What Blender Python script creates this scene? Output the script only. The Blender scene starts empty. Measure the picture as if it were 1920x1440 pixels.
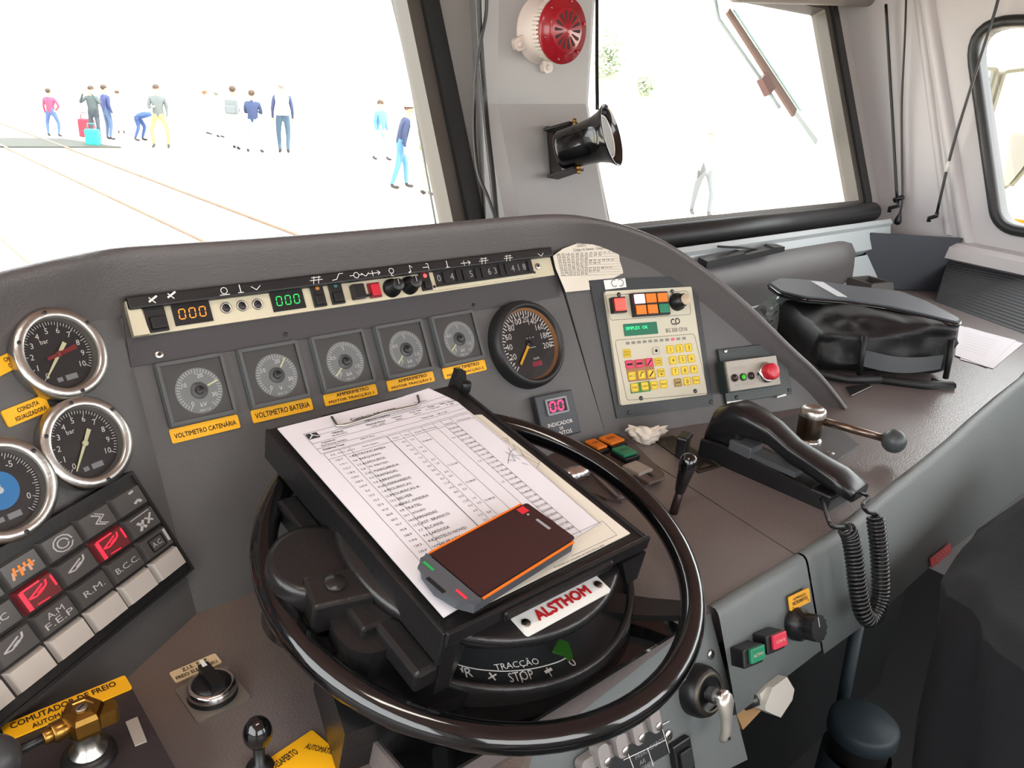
import bpy, bmesh, math, random
from mathutils import Vector, Matrix
random.seed(7)
SC = bpy.context.scene
COL = SC.collection
PI = math.pi
H = 1.36                     # eye height above the cab floor

# ---------------------------------------------------------------- camera
FPX = 1488.0
AX = Vector((0.75583437, -0.65226088, 0.05718517)).normalized()   # camera right
AU = Vector((0.19298679, 0.30538304, 0.93246839)).normalized()    # camera up
AB = Vector((-0.62567603, -0.69375568, 0.35669673)).normalized()  # camera back
cam_d = bpy.data.cameras.new('camera'); cam = bpy.data.objects.new('camera', cam_d); COL.objects.link(cam)
cam.matrix_world = Matrix(((AX.x, AU.x, AB.x, 0), (AX.y, AU.y, AB.y, 0), (AX.z, AU.z, AB.z, H), (0, 0, 0, 1)))
cam_d.sensor_fit = 'HORIZONTAL'; cam_d.sensor_width = 36.0; cam_d.lens = FPX / 1920.0 * 36.0
cam_d.clip_start = 0.01; cam_d.clip_end = 2000
SC.camera = cam
# ---------------------------------------------------------------- light and exposure
world = bpy.data.worlds.new('world'); SC.world = world; world.use_nodes = True
wn = world.node_tree.nodes; wl = world.node_tree.links
bg = wn['Background']; bg.inputs['Color'].default_value = (0.985, 0.99, 1.0, 1); bg.inputs['Strength'].default_value = 6.0
SC.view_settings.view_transform = 'Standard'; SC.view_settings.look = 'None'
SC.view_settings.gamma = 1.0; SC.view_settings.use_curve_mapping = False
SC.view_settings.exposure = 0.0
SC.cycles.use_denoising = True
SC.cycles.max_bounces = 10; SC.cycles.diffuse_bounces = 6; SC.cycles.transparent_max_bounces = 24
SC.cycles.sample_clamp_indirect = 6.0
sun_d = bpy.data.lights.new('sun', 'SUN'); sun_d.energy = 16.0; sun_d.angle = math.radians(3); sun_d.color = (1, .95, .88)
sun = bpy.data.objects.new('sun', sun_d); COL.objects.link(sun)
sun.rotation_euler = Vector((0.10, -0.38, 0.92)).to_track_quat('Z', 'Y').to_euler()   # high, from behind the cab

# ---------------------------------------------------------------- geometry helpers
def ray(u, v):
    return AX * (u - 960) - AU * (v - 720) - AB * FPX

EYE = Vector((0, 0, H))
def c2w(p): return Vector(p) + EYE

class Fr:
    """A flat reference surface in the cab: origin, two in-plane axes, normal."""
    def __init__(s, o, ex, ey):
        s.o = Vector(o); s.ex = Vector(ex).normalized(); s.n = s.ex.cross(Vector(ey)).normalized(); s.ey = s.n.cross(s.ex)
    def at(s, u, v, h=0.0):
        d = ray(u, v); o = s.o + s.n * h
        q = EYE + d * ((o - EYE).dot(s.n) / d.dot(s.n)) - s.o
        return (q.dot(s.ex), q.dot(s.ey))
    def p3(s, x, y, h=0.0): return s.o + s.ex * x + s.ey * y + s.n * h
    def M(s, x=0, y=0, h=0, rot=0):
        o = s.p3(x, y, h); c, sn = math.cos(rot), math.sin(rot)
        ex = s.ex * c + s.ey * sn; ey = s.ey * c - s.ex * sn
        return Matrix(((ex.x, ey.x, s.n.x, o.x), (ex.y, ey.y, s.n.y, o.y), (ex.z, ey.z, s.n.z, o.z), (0, 0, 0, 1)))
    def sub(s, x, y, h=0, rot=0):
        m = s.M(x, y, h, rot); return Fr(m.translation, m.col[0].xyz, m.col[1].xyz)

def onplane(u, v, axis, val):
    d = ray(u, v); k = (val - EYE[axis]) / d[axis]
    return EYE + d * k
def hitfr(u, v, fr, h=0): return fr.p3(*fr.at(u, v, h), h)

X3 = Vector((1, 0, 0)); Y3 = Vector((0, 1, 0)); Z3 = Vector((0, 0, 1))
def rd(a): return math.radians(a)
S = 0.9
dp = Vector((0, math.cos(rd(62)), math.sin(rd(62)))); n0 = Vector((0, -math.sin(rd(62)), math.cos(rd(62))))
rr = ray(285, 690).normalized() * S
PF = Fr(c2w(rr), X3, dp)                                            # main instrument panel
qL = hitfr(252, 700, PF); LF = Fr(qL, X3 * math.cos(rd(30)) - n0 * math.sin(rd(30)), dp)     # left wing
qR = hitfr(1095, 680, PF); RF = Fr(qR, (.9665, -.2525, .02), (.049, .449, .892))    # right wing
ZL, ZR = H - .523, H - .495
DL = Fr((0, 0, ZL), X3, Y3); DR = Fr((0, 0, ZR), X3, Y3)
FF = Fr((.787, .345, ZR), Vector((math.cos(rd(3)), -math.sin(rd(3)), 0)), Vector((0, .375, .927)))   # front fascia
WC = Vector((0.43906, 0.5102, H - 0.42675))
WF = Fr(WC, X3, (0, math.cos(rd(14)), math.sin(rd(14))))            # hand wheel
CF = Fr(EYE + ray(520, 805).normalized() * .82, X3, (0, math.cos(rd(10.5)), math.sin(rd(10.5))))     # document tray
WS = Fr(onplane(1435, 418, 1, 1.10), X3, (0, math.sin(rd(23)), math.cos(rd(23))))                     # windscreens

# ---------------------------------------------------------------- materials
def lin(c):
    if isinstance(c, str):
        c = c.lstrip('#'); c = [int(c[i:i + 2], 16) / 255 for i in (0, 2, 4)]
        return tuple(x / 12.92 if x <= .04045 else ((x + .055) / 1.055) ** 2.4 for x in c) + (1,)
    return tuple(c)[:3] + (1,)
MATS = {}
def mat(name, col, rough=.5, metal=0., spec=.5, bump=None, mix=None, emit=None, coat=0., sheen=0.):
    """bump = (scale, strength); mix = (second colour, noise scale, contrast)."""
    if name in MATS: return MATS[name]
    m = bpy.data.materials.new(name); m.use_nodes = True; nt = m.node_tree; b = nt.nodes['Principled BSDF']
    b.inputs['Base Color'].default_value = lin(col); b.inputs['Roughness'].default_value = rough
    b.inputs['Metallic'].default_value = metal; b.inputs['Specular IOR Level'].default_value = spec
    b.inputs['Coat Weight'].default_value = coat; b.inputs['Sheen Weight'].default_value = sheen
    if emit:
        b.inputs['Emission Color'].default_value = lin(emit[0]); b.inputs['Emission Strength'].default_value = emit[1]
    tc = None
    if bump or mix:
        tc = nt.nodes.new('ShaderNodeTexCoord')
    if mix:
        no = nt.nodes.new('ShaderNodeTexNoise'); no.inputs['Scale'].default_value = mix[1]; no.inputs['Detail'].default_value = 6
        ra = nt.nodes.new('ShaderNodeValToRGB'); k = mix[2]
        ra.color_ramp.elements[0].position = .5 - k; ra.color_ramp.elements[1].position = .5 + k
        ra.color_ramp.elements[0].color = lin(col); ra.color_ramp.elements[1].color = lin(mix[0])
        nt.links.new(tc.outputs['Object'], no.inputs['Vector']); nt.links.new(no.outputs['Fac'], ra.inputs['Fac'])
        nt.links.new(ra.outputs['Color'], b.inputs['Base Color'])
    if bump:
        n2 = nt.nodes.new('ShaderNodeTexNoise'); n2.inputs['Scale'].default_value = bump[0]; n2.inputs['Detail'].default_value = 3
        bu = nt.nodes.new('ShaderNodeBump'); bu.inputs['Strength'].default_value = bump[1]; bu.inputs['Distance'].default_value = .002
        nt.links.new(tc.outputs['Object'], n2.inputs['Vector']); nt.links.new(n2.outputs['Fac'], bu.inputs['Height'])
        nt.links.new(bu.outputs['Normal'], b.inputs['Normal'])
    MATS[name] = m
    return m
def glassmat(name, tint=(1, 1, 1), gloss=.06, rough=.0):
    if name in MATS: return MATS[name]
    m = bpy.data.materials.new(name); m.use_nodes = True; nt = m.node_tree; nt.nodes.clear()
    o = nt.nodes.new('ShaderNodeOutputMaterial'); t = nt.nodes.new('ShaderNodeBsdfTransparent'); g = nt.nodes.new('ShaderNodeBsdfGlossy')
    t.inputs['Color'].default_value = (*tint, 1); g.inputs['Roughness'].default_value = rough
    x = nt.nodes.new('ShaderNodeMixShader'); f = nt.nodes.new('ShaderNodeFresnel'); f.inputs['IOR'].default_value = 1.0 + gloss * 8
    nt.links.new(f.outputs[0], x.inputs['Fac']); nt.links.new(t.outputs[0], x.inputs[1]); nt.links.new(g.outputs[0], x.inputs[2])
    nt.links.new(x.outputs[0], o.inputs['Surface']); MATS[name] = m
    return m

DASH = mat('dash_plastic', '#514e4e', .42, bump=(420, .35), mix=('#585454', 6, .3))
DASH2 = mat('dash_panel_paint', '#545353', .48, bump=(500, .2))
DESK = mat('desk_plastic', '#686160', .28, spec=.85, bump=(380, .3), mix=('#6f6563', 4, .3))
FASC = mat('fascia_paint', '#656b6b', .5, bump=(400, .25))
DARKPL = mat('dark_plate_paint', '#2f3335', .45, bump=(300, .15))
BLACK = mat('black_plastic', '#141416', .38)
BLACKG = mat('black_gloss', '#0c0c0e', .12, coat=.6)
BLACKM = mat('black_enamel_metal', '#16181a', .3, bump=(160, .2), mix=('#201d1d', 14, .25))
RUBBER = mat('black_rubber', '#1b1c1d', .45)
CHROME = mat('chrome', '#d8d8d6', .18, 1.0)
STEEL = mat('brushed_steel', '#b9b6b0', .32, 1.0)
BEZEL = mat('bezel_alloy', '#b4b2ad', .3, 1.0, bump=(220, .1))
BRASS = mat('worn_brass', '#b58b43', .28, 1.0, mix=('#8c6a35', 30, .3))
BRONZE = mat('dark_bronze', '#6a5c4d', .32, 1.0, mix=('#4a4038', 25, .3))
CREAM = mat('cream_panel', '#cfc7ae', .5, mix=('#bdb59a', 9, .3))
RADIO = mat('radio_face', '#c9c4b0', .5, mix=('#bfb9a4', 8, .3))
YELLOW = mat('yellow_label', '#f0b010', .5)
YKEY = mat('yellow_key', '#e8c62e', .5)
INK = mat('black_ink', '#17150f', .7)
WHITEP = mat('white_paint', '#e6e6e2', .5)
GREYMARK = mat('grey_marking', '#8d9094', .5)
PAPER = mat('white_paper', '#d8d5da', .75)
PAPER2 = mat('aged_paper', '#d9d3c6', .8, mix=('#cfc8b8', 20, .3))
INKP = mat('printed_ink', '#2c2c30', .8)
RED = mat('red_plastic', '#c02436', .35)
GREEN = mat('green_plastic', '#1c7a58', .4)
ORANGE = mat('orange_plastic', '#e0781a', .4)
GREYK = mat('grey_key', '#a39c92', .5, mix=('#8f8880', 30, .3))
DIAL = mat('dial_black', '#202325', .5)
DIALG = mat('dial_grey', '#5c5f60', .5)
METER = mat('meter_case', '#525556', .35)
NEEDLE = mat('pale_needle', '#dfe0b4', .5)
WALLM = mat('wall_enamel', '#b0acad', .42, bump=(60, .05))
WALLD = mat('grey_frame_paint', '#a9a7a5', .4)
CEILM = mat('ceiling_panel', '#8a6a64', .6)
GLASS = glassmat('window_glass', (.97, 1, .985), .05)
GAUGEGL = glassmat('gauge_glass', (.95, .95, .95), .06)

# ---------------------------------------------------------------- mesh builder
FONTC = {}
def text_polys(s, bold=False):
    """Flat text as (verts, faces, width, height), cap height about 0.7 of size 1."""
    if (s, bold) in FONTC: return FONTC[(s, bold)]
    cu = bpy.data.curves.new('t', 'FONT'); cu.body = s; cu.align_x = 'CENTER'; cu.align_y = 'CENTER'; cu.resolution_u = 2
    ob = bpy.data.objects.new('t', cu); COL.objects.link(ob)
    dg = bpy.context.evaluated_depsgraph_get(); dg.update()
    me = bpy.data.meshes.new_from_object(ob.evaluated_get(dg))
    vs = [v.co.copy() for v in me.vertices]; fs = [tuple(p.vertices) for p in me.polygons]
    bpy.data.objects.remove(ob); bpy.data.curves.remove(cu); bpy.data.meshes.remove(me)
    if vs:
        x0, x1 = min(v.x for v in vs), max(v.x for v in vs); y0, y1 = min(v.y for v in vs), max(v.y for v in vs)
        cx, cy = (x0 + x1) / 2, (y0 + y1) / 2
        vs = [Vector((v.x - cx, v.y - cy, 0)) for v in vs]; r = (vs, fs, x1 - x0, y1 - y0)
    else: r = ([], [], 1, 1)
    FONTC[(s, bold)] = r
    return r

class MB:
    def __init__(s, *mats): s.bm = bmesh.new(); s.mats = list(mats); s.smooth = set()
    def mi(s, m):
        if m is None: return 0
        if m not in s.mats: s.mats.append(m)
        return s.mats.index(m)
    def _new(s, verts, faces, m=None, smooth=False, M=None):
        k = s.mi(m); vv = [s.bm.verts.new((M @ Vector(v)) if M else v) for v in verts]; out = []
        for f in faces:
            try: fc = s.bm.faces.new([vv[i] for i in f])
            except ValueError: continue
            fc.material_index = k; fc.smooth = smooth; out.append(fc)
        return vv, out
    def box(s, x, y, z, sx, sy, sz, m=None, bev=0., M=None, taper=0.):
        """Centred in x, y; z is the underside."""
        a, b = sx / 2, sy / 2; t = taper
        vs = [(x - a, y - b, z), (x + a, y - b, z), (x + a, y + b, z), (x - a, y + b, z),
              (x - a + t, y - b + t, z + sz), (x + a - t, y - b + t, z + sz), (x + a - t, y + b - t, z + sz), (x - a + t, y + b - t, z + sz)]
        fs = [(3, 2, 1, 0), (4, 5, 6, 7), (0, 1, 5, 4), (1, 2, 6, 5), (2, 3, 7, 6), (3, 0, 4, 7)]
        vv, ff = s._new(vs, fs, m, M=M)
        if bev > 0:
            es = list({e for f in ff for e in f.edges}); k = s.mi(m)
            r = bmesh.ops.bevel(s.bm, geom=es, offset=bev, segments=2, affect='EDGES', profile=.5)
            for f in r['faces']: f.material_index = k
        return s
    def extr(s, pts, z0, z1, m=None, M=None, smooth=False, top=True, bottom=True):
        n = len(pts); vs = [(p[0], p[1], z0) for p in pts] + [(p[0], p[1], z1) for p in pts]
        fs = [(i, (i + 1) % n, n + (i + 1) % n, n + i) for i in range(n)]
        s._new(vs, fs, m, smooth, M)
        if top: s._new([(p[0], p[1], z1) for p in pts], [tuple(range(n))], m, M=M)
        if bottom: s._new([(p[0], p[1], z0) for p in pts], [tuple(reversed(range(n)))], m, M=M)
        return s
    def poly(s, pts, m=None, z=0., M=None):
        s._new([(p[0], p[1], p[2] if len(p) > 2 else z) for p in pts], [tuple(range(len(pts)))], m, M=M); return s
    def lathe(s, prof, m=None, seg=32, M=None, smooth=True, c=(0, 0), arc=None):
        """prof: (radius, z) pairs, around the local z axis."""
        a0, a1 = arc or (0, 2 * PI); full = arc is None; cnt = seg if full else seg + 1
        vs = []; fs = []; n = len(prof)
        for i in range(cnt):
            a = a0 + (a1 - a0) * i / seg
            for (r, z) in prof: vs.append((c[0] + r * math.cos(a), c[1] + r * math.sin(a), z))
        for i in range(seg):
            j = (i + 1) % cnt if full else i + 1
            for k in range(n - 1): fs.append((i * n + k, j * n + k, j * n + k + 1, i * n + k + 1))
        vv, ff = s._new(vs, fs, m, smooth, M)
        bmesh.ops.remove_doubles(s.bm, verts=vv, dist=1e-6); return s
    def cyl(s, x, y, z, r, h, m=None, seg=24, r2=None, M=None, bev=.12):
        r2 = r if r2 is None else r2; b = min(r, r2, h) * bev
        return s.lathe([(0, z), (r - b, z), (r, z + b), (r2, z + h - b), (r2 - b, z + h), (0, z + h)], m, seg, M, True, (x, y))
    def ball(s, x, y, z, r, m=None, seg=20, M=None, sx=1, sy=1, sz=1):
        n = seg // 2; vs = []; fs = []
        for i in range(n + 1):
            t = PI * i / n
            for j in range(seg):
                a = 2 * PI * j / seg
                vs.append((x + sx * r * math.sin(t) * math.cos(a), y + sy * r * math.sin(t) * math.sin(a), z - sz * r * math.cos(t)))
        for i in range(n):
            for j in range(seg):
                fs.append((i * seg + j, i * seg + (j + 1) % seg, (i + 1) * seg + (j + 1) % seg, (i + 1) * seg + j))
        vv, ff = s._new(vs, fs, m, True, M); bmesh.ops.remove_doubles(s.bm, verts=vv, dist=1e-6); return s
    def tube(s, pts, r, m=None, seg=10, M=None, closed=False, caps=True):
        """r: radius or list of radii."""
        P = [Vector(p) for p in pts]; n = len(P); vs = []; fs = []
        def tang(i):
            if closed: return (P[(i + 1) % n] - P[i - 1]).normalized()
            return (P[min(i + 1, n - 1)] - P[max(i - 1, 0)]).normalized()
        t0 = tang(0); up = Vector((0, 0, 1)) if abs(t0.z) < .9 else Vector((1, 0, 0)); nx = t0.cross(up).normalized()
        for i in range(n):
            t = tang(i); nx = (nx - t * nx.dot(t)).normalized(); ny = t.cross(nx); q = r[i] if isinstance(r, (list, tuple)) else r
            for j in range(seg):
                a = 2 * PI * j / seg; vs.append(P[i] + nx * (q * math.cos(a)) + ny * (q * math.sin(a)))
        for i in range(n if closed else n - 1):
            k = (i + 1) % n
            for j in range(seg): fs.append((i * seg + j, i * seg + (j + 1) % seg, k * seg + (j + 1) % seg, k * seg + j))
        if caps and not closed: fs += [tuple(reversed(range(seg))), tuple(range((n - 1) * seg, n * seg))]
        s._new(vs, fs, m, True, M); return s
    def loft(s, rings, m=None, M=None, closed=True, caps=True, smooth=True):
        n = len(rings[0]); vs = [p for r in rings for p in r]; fs = []
        for i in range(len(rings) - 1):
            for j in range(n if closed else n - 1):
                fs.append((i * n + j, i * n + (j + 1) % n, (i + 1) * n + (j + 1) % n, (i + 1) * n + j))
        if caps: fs += [tuple(reversed(range(n))), tuple(range((len(rings) - 1) * n, len(rings) * n))]
        s._new(vs, fs, m, smooth, M); return s
    def text(s, st, x, y, z, w=None, h=None, m=INK, rot=0., bold=False, M=None):
        vs, fs, tw, th = text_polys(st)
        sx = w / tw if w else None; sy = h / th if h else None
        if sx is None: sx = sy
        if sy is None: sy = sx
        R = Matrix.Translation((x, y, z)) @ Matrix.Rotation(rot, 4, 'Z')
        if M: R = M @ R
        for k, (ox, oy) in enumerate(((0, 0), (.022 * bold, 0), (-.022 * bold, 0), (0, .022 * bold), (0, -.022 * bold)) if bold else ((0, 0),)):      # bold: overlaid strokes
            s._new([((v.x + ox) * sx, (v.y + oy) * sy, 1e-5 * k) for v in vs], fs, m, M=R)
        return s
    def line(s, x0, y0, x1, y1, wd, z, m=INK, M=None):
        d = Vector((x1 - x0, y1 - y0, 0)); L = d.length or 1e-6; n = Vector((-d.y, d.x, 0)) / L * wd / 2
        a, b = Vector((x0, y0, z)), Vector((x1, y1, z))
        s._new([a - n, b - n, b + n, a + n], [(0, 1, 2, 3)], m, M=M); return s
    def seg7(s, ch, x, y, w, h, z, m, slant=.08, th=None):
        on = {'0': 'abcdef', '3': 'abgcd', '8': 'abcdefg'}[ch]; t = th or w * .16; a, b = w / 2, h / 2
        sg = {'a': (-a, b, a, b), 'd': (-a, -b, a, -b), 'g': (-a, 0, a, 0), 'b': (a, 0, a, b), 'c': (a, -b, a, 0), 'f': (-a, 0, -a, b), 'e': (-a, -b, -a, 0)}
        for k in on:
            x0, y0, x1, y1 = sg[k]; sh = lambda yy: yy * slant
            g = .12; xa, ya, xb, yb = x0 + (x1 - x0) * g, y0 + (y1 - y0) * g, x1 - (x1 - x0) * g, y1 - (y1 - y0) * g
            s.line(x + xa + sh(ya), y + ya, x + xb + sh(yb), y + yb, t, z, m)
        return s
    def obj(s, name, parent=None, M=None, autosmooth=None):
        me = bpy.data.meshes.new(name); bmesh.ops.recalc_face_normals(s.bm, faces=s.bm.faces[:]) if autosmooth else None
        s.bm.to_mesh(me); s.bm.free()
        for m in s.mats: me.materials.append(m)
        o = bpy.data.objects.new(name, me); COL.objects.link(o)
        if parent: o.parent = parent
        if M is not None:
            if parent: o.matrix_local = M
            else: o.matrix_world = M
        return o
def rr_pts(w, h, r, cx=0, cy=0, n=4):
    o = []
    for (sx, sy, a0) in ((1, 1, 0), (-1, 1, 90), (-1, -1, 180), (1, -1, 270)):
        for i in range(n + 1):
            a = rd(a0 + 90 * i / n); o.append((cx + sx * (w / 2 - r) + r * math.cos(a), cy + sy * (h / 2 - r) + r * math.sin(a)))
    return o
def tag(o, label=None, cat=None, group=None, kind=None):
    if label: o['label'] = label
    if cat: o['category'] = cat
    if group: o['group'] = group
    if kind: o['kind'] = kind
    return o
def thing(name, label, cat, M, group=None):
    o = bpy.data.objects.new(name, None); COL.objects.link(o); o.empty_display_size = .02
    o.matrix_world = M; tag(o, label, cat, group)
    return o
def mid(fr, *uv, h=0):
    q = [fr.at(u, v, h) for u, v in uv]; return (sum(a[0] for a in q) / len(q), sum(a[1] for a in q) / len(q))
def quad(fr, *uv, h=0): return [fr.at(u, v, h) for u, v in uv]
def dims(q):
    """Centre, width, height and rotation of a measured four-corner outline TL, TR, BR, BL."""
    q = [Vector(p) for p in q]; c = (q[0] + q[1] + q[2] + q[3]) / 4
    ex = (q[1] - q[0]) + (q[2] - q[3]); ey = (q[0] - q[3]) + (q[1] - q[2])
    return c.x, c.y, ex.length / 2, ey.length / 2, math.atan2(ex.y, ex.x)
# ================================================================ the cab shell
def struct(o): o['kind'] = 'structure'; return o
def sheet(fr, outer, holes, th, name, m, parent=None):
    """A flat wall of real thickness with openings, in the frame's own axes."""
    bm = bmesh.new()
    for loop in [outer] + holes:
        vs = [bm.verts.new((x, y, 0)) for x, y in loop]
        for i in range(len(vs)): bm.edges.new((vs[i], vs[(i + 1) % len(vs)]))
    bmesh.ops.triangle_fill(bm, use_beauty=True, use_dissolve=False, edges=bm.edges[:])
    r = bmesh.ops.extrude_face_region(bm, geom=bm.faces[:])
    bmesh.ops.translate(bm, vec=(0, 0, -th), verts=[g for g in r['geom'] if isinstance(g, bmesh.types.BMVert)])
    bmesh.ops.recalc_face_normals(bm, faces=bm.faces[:])
    me = bpy.data.meshes.new(name); bm.to_mesh(me); bm.free(); me.materials.append(m)
    o = bpy.data.objects.new(name, me); COL.objects.link(o)
    if parent: o.parent = parent; o.matrix_world = fr.M()
    else: o.matrix_world = fr.M()
    return o
def round_poly(pts, r, n=6):
    """Rounds the corners of a polygon."""
    P = [Vector(p).to_2d() for p in pts]; out = []
    for i, p in enumerate(P):
        a, b = P[i - 1], P[(i + 1) % len(P)]; d1 = (a - p).normalized(); d2 = (b - p).normalized()
        ang = d1.angle(d2); t = min(r / math.tan(ang / 2), (a - p).length * .49, (b - p).length * .49)
        s, e = p + d1 * t, p + d2 * t
        for k in range(n + 1):
            u = k / n; out.append(tuple(s * (1 - u) ** 2 + p * 2 * u * (1 - u) + e * u * u))
    return out
def band(mb, inner, outer, z0, z1, m):
    """A raised flat ring between two outlines with the same number of points."""
    n = len(inner); vs = [(*p, z) for z in (z0, z1) for p in inner] + [(*p, z) for z in (z0, z1) for p in outer]; fs = []
    for i in range(n):
        j = (i + 1) % n
        fs += [(n + i, n + j, 3 * n + j, 3 * n + i), (i, j, n + j, n + i), (2 * n + j, 2 * n + i, 3 * n + i, 3 * n + j)]
    mb._new(vs, fs, m)
def inset(pts, d):
    P = [Vector(p) for p in pts]; n = len(P); out = []
    ar = sum(P[i].x * P[(i + 1) % n].y - P[(i + 1) % n].x * P[i].y for i in range(n)); sg = 1 if ar > 0 else -1
    for i in range(n):
        t = (P[(i + 1) % n] - P[i - 1]); t.normalize(); nn = Vector((-t.y, t.x)) * sg; out.append(tuple(P[i] + nn * d))
    return out

XR, XL, YB, ZC = 2.45, -0.78, -1.30, H + .62
y0g = WS.at(1605, 380)[1]; y1g = WS.at(1530, 16)[1]                  # glass bottom and top
xa = WS.at(845, 415)[0]; xb = WS.at(1145, 412)[0]; xc = WS.at(1605, 380)[0]
xl = -.62 - WS.o.x
g1 = [(xl, y0g), (xa, y0g), (xa, y1g), (xl, y1g)]
g2 = [(xb - .02, y0g), (xc, y0g), (xc, y1g), (xb - .02, y1g)]
ytop = (ZC - WS.o.z) / WS.ey.z
o = sheet(WS, [(XL - WS.o.x, -.02), (XR - WS.o.x + .02, -.02), (XR - WS.o.x + .02, ytop), (XL - WS.o.x, ytop)], [round_poly(g1, .03), round_poly(g2, .012)], .035, 'wall_front', WALLD); struct(o)
mb = MB(WALLD); yl = WS.p3(0, -.02).y; zl = WS.p3(0, -.02).z
mb.box((XL + XR) / 2, yl + .02, 0, XR - XL, .04, zl); struct(mb.obj('wall_front_lower'))
# windscreens: rubber gasket, metal strip and pane
GSTR = mat('metal_strip', '#4f4a45', .45, .2)
def windscreen(name, g, strip, rub, rc):
    root = bpy.data.objects.new(name, None); COL.objects.link(root); root.matrix_world = WS.M(); struct(root)
    g0 = round_poly(g, rc); gi = inset(g0, -strip); go = inset(g0, -strip - rub)
    mb = MB(GSTR); band(mb, inset(g0, .004), gi, -.03, .012, GSTR); mb.obj('metal_strip', root)
    mb = MB(RUBBER); band(mb, gi, go, -.01, .022, RUBBER); mb.obj('rubber_gasket', root)
    mb = MB(GLASS); mb.poly(inset(g0, -.002), GLASS, -.02); mb.obj('pane', root)
    return root
w1 = windscreen('window_1', g1, .024, .035, .03)
w2 = windscreen('window_2', g2, .024, .032, .012)
# heavy lower gasket roll and sill ledge under the right windscreen
mb = MB(RUBBER); x1 = WS.at(1621, 388)[0]; p = WS.at(1621, 390)
mb.tube([(xb - .1, y0g - .034, .02), (x1, y0g - .034, .02)], .027, RUBBER, 16); o = mb.obj('lower_gasket', w2)
SILL = mat('sill_enamel', '#a9b0b2', .35)
mb = MB(SILL); yl = y0g - .068
prof = [(0.0, yl), (.075, yl), (.078, yl - .012), (.07, yl - .02), (.062, yl - .075), (.03, yl - .085), (0, yl - .085)]
xs0 = xb - .2; xs1 = WS.at(1621, 410)[0]
mb.loft([[(x, q[1], q[0]) for q in prof] for x in (xs0, xs1)], SILL, smooth=False)
prof2 = [(0, yl - .085), (.05, yl - .088), (.05, yl - .16), (.02, yl - .165), (0, yl - .165)]
mb.loft([[(x, q[1], q[0]) for q in prof2] for x in (xs0, xs1 - .06)], SILL, smooth=False)
o = mb.obj('trim_1', M=WS.M()); struct(o)
# centre pillar between the windscreens: a lower raked face and an upper upright face
PILM = mat('pillar_enamel', '#939291', .42, bump=(60, .04))
hp = .075
pb = [hitfr(968, 425, WS, hp), hitfr(1147, 425, WS, hp)]
pm = [hitfr(922, 195, WS, hp), hitfr(1106, 195, WS, hp)]
ym = pm[0].y
pt = [onplane(926, -40, 1, ym), onplane(1122, -40, 1, ym)]
zt = ZC
def up_to(p, q, z): k = (z - p.z) / (q.z - p.z); return p + (q - p) * k
pt = [up_to(pm[0], pt[0], zt), up_to(pm[1], pt[1], zt)]
pb = [up_to(pm[0], pb[0], H - .42), up_to(pm[1], pb[1], H - .42)]
back = lambda p, dx: WS.p3(p.x - WS.o.x + dx, (p.z - WS.o.z) / WS.ey.z, .0)
mb = MB(PILM)
rings = []
fa, fb_ = hitfr(906, 415, WS), hitfr(884, 60, WS)
for l, r in (pb, pm, pt):
    br = back(r, .008); f = .012; bl = fa + (fb_ - fa) * ((l.z - fa.z) / (fb_.z - fa.z)); bl.y = back(l, 0).y
    rings.append([bl, l + Vector((-f, f, 0)), l + Vector((f, 0, 0)), r + Vector((-f, 0, 0)), r + Vector((f * .6, f, 0)), br])
mb.loft(rings, PILM, closed=False, caps=False, smooth=False); o = mb.obj('wall_pillar'); struct(o)
PIL = Fr((pb[0] + pb[1]) / 2, X3, (pm[0] - pb[0]) * 1.0)               # lower face
PIU = Fr((pm[0] + pm[1]) / 2, X3, Z3)                                  # upper face

# side walls
SW = Fr((XR, 0, H), -Y3, Z3); LW = Fr((XL, 0, H), Y3, Z3)
a, b = SW.at(1818, 42), SW.at(1872, 425)
k = (b[0] - a[0]) / (b[1] - a[1])
wt = a[1]; wb = b[1]
hole = round_poly([(a[0], wt), (b[0], wb), (1.0 + (b[0] - a[0]), wb), (1.0, wt)], .075, 8)
o = sheet(SW, [(-1.62, -H), (-YB, -H), (-YB, .62), (-1.62, .62)], [hole], .05, 'wall_right', WALLM); struct(o)
w3 = bpy.data.objects.new('window_3', None); COL.objects.link(w3); w3.matrix_world = SW.M(); struct(w3)
mb = MB(RUBBER); hi, ho = inset(hole, .012), inset(hole, -.018)
n = len(hole); rings = []
for t in range(9):
    an = PI * t / 8; rings.append([(hi[i][0] + (ho[i][0] - hi[i][0]) * (1 - math.cos(an)) / 2, hi[i][1] + (ho[i][1] - hi[i][1]) * (1 - math.cos(an)) / 2, .016 * math.sin(an)) for i in range(n)])
mb.loft(rings, RUBBER, caps=False); band(mb, hi, hole, -.05, 0, RUBBER); mb.obj('rubber_gasket', w3)
mb = MB(GLASS); mb.poly(hole, GLASS, -.025); mb.obj('pane', w3)
# raked stiffening ribs in the corner between windscreen and side window
mb = MB(WALLM)
for (u0, v0, u1, v1, w, h) in ((1748, 60, 1812, 455, .022, .016), (1722, 10, 1778, 440, .012, .006)):
    q0, q1 = SW.at(u0, v0), SW.at(u1, v1); dd = Vector((q0[0] - q1[0], q0[1] - q1[1])); 
    q0 = (q0[0] + dd.x * .6, q0[1] + dd.y * .6)
    rings = []
    for q in (q1, q0):
        rings.append([(q[0] - w, q[1], 0), (q[0] - w * .55, q[1], h * .75), (q[0] - w * .2, q[1], h), (q[0] + w * .2, q[1], h), (q[0] + w * .55, q[1], h * .75), (q[0] + w, q[1], 0)])
    mb.loft(rings, WALLM, closed=False, caps=False)
struct(mb.obj('trim_2', M=SW.M()))
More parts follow.
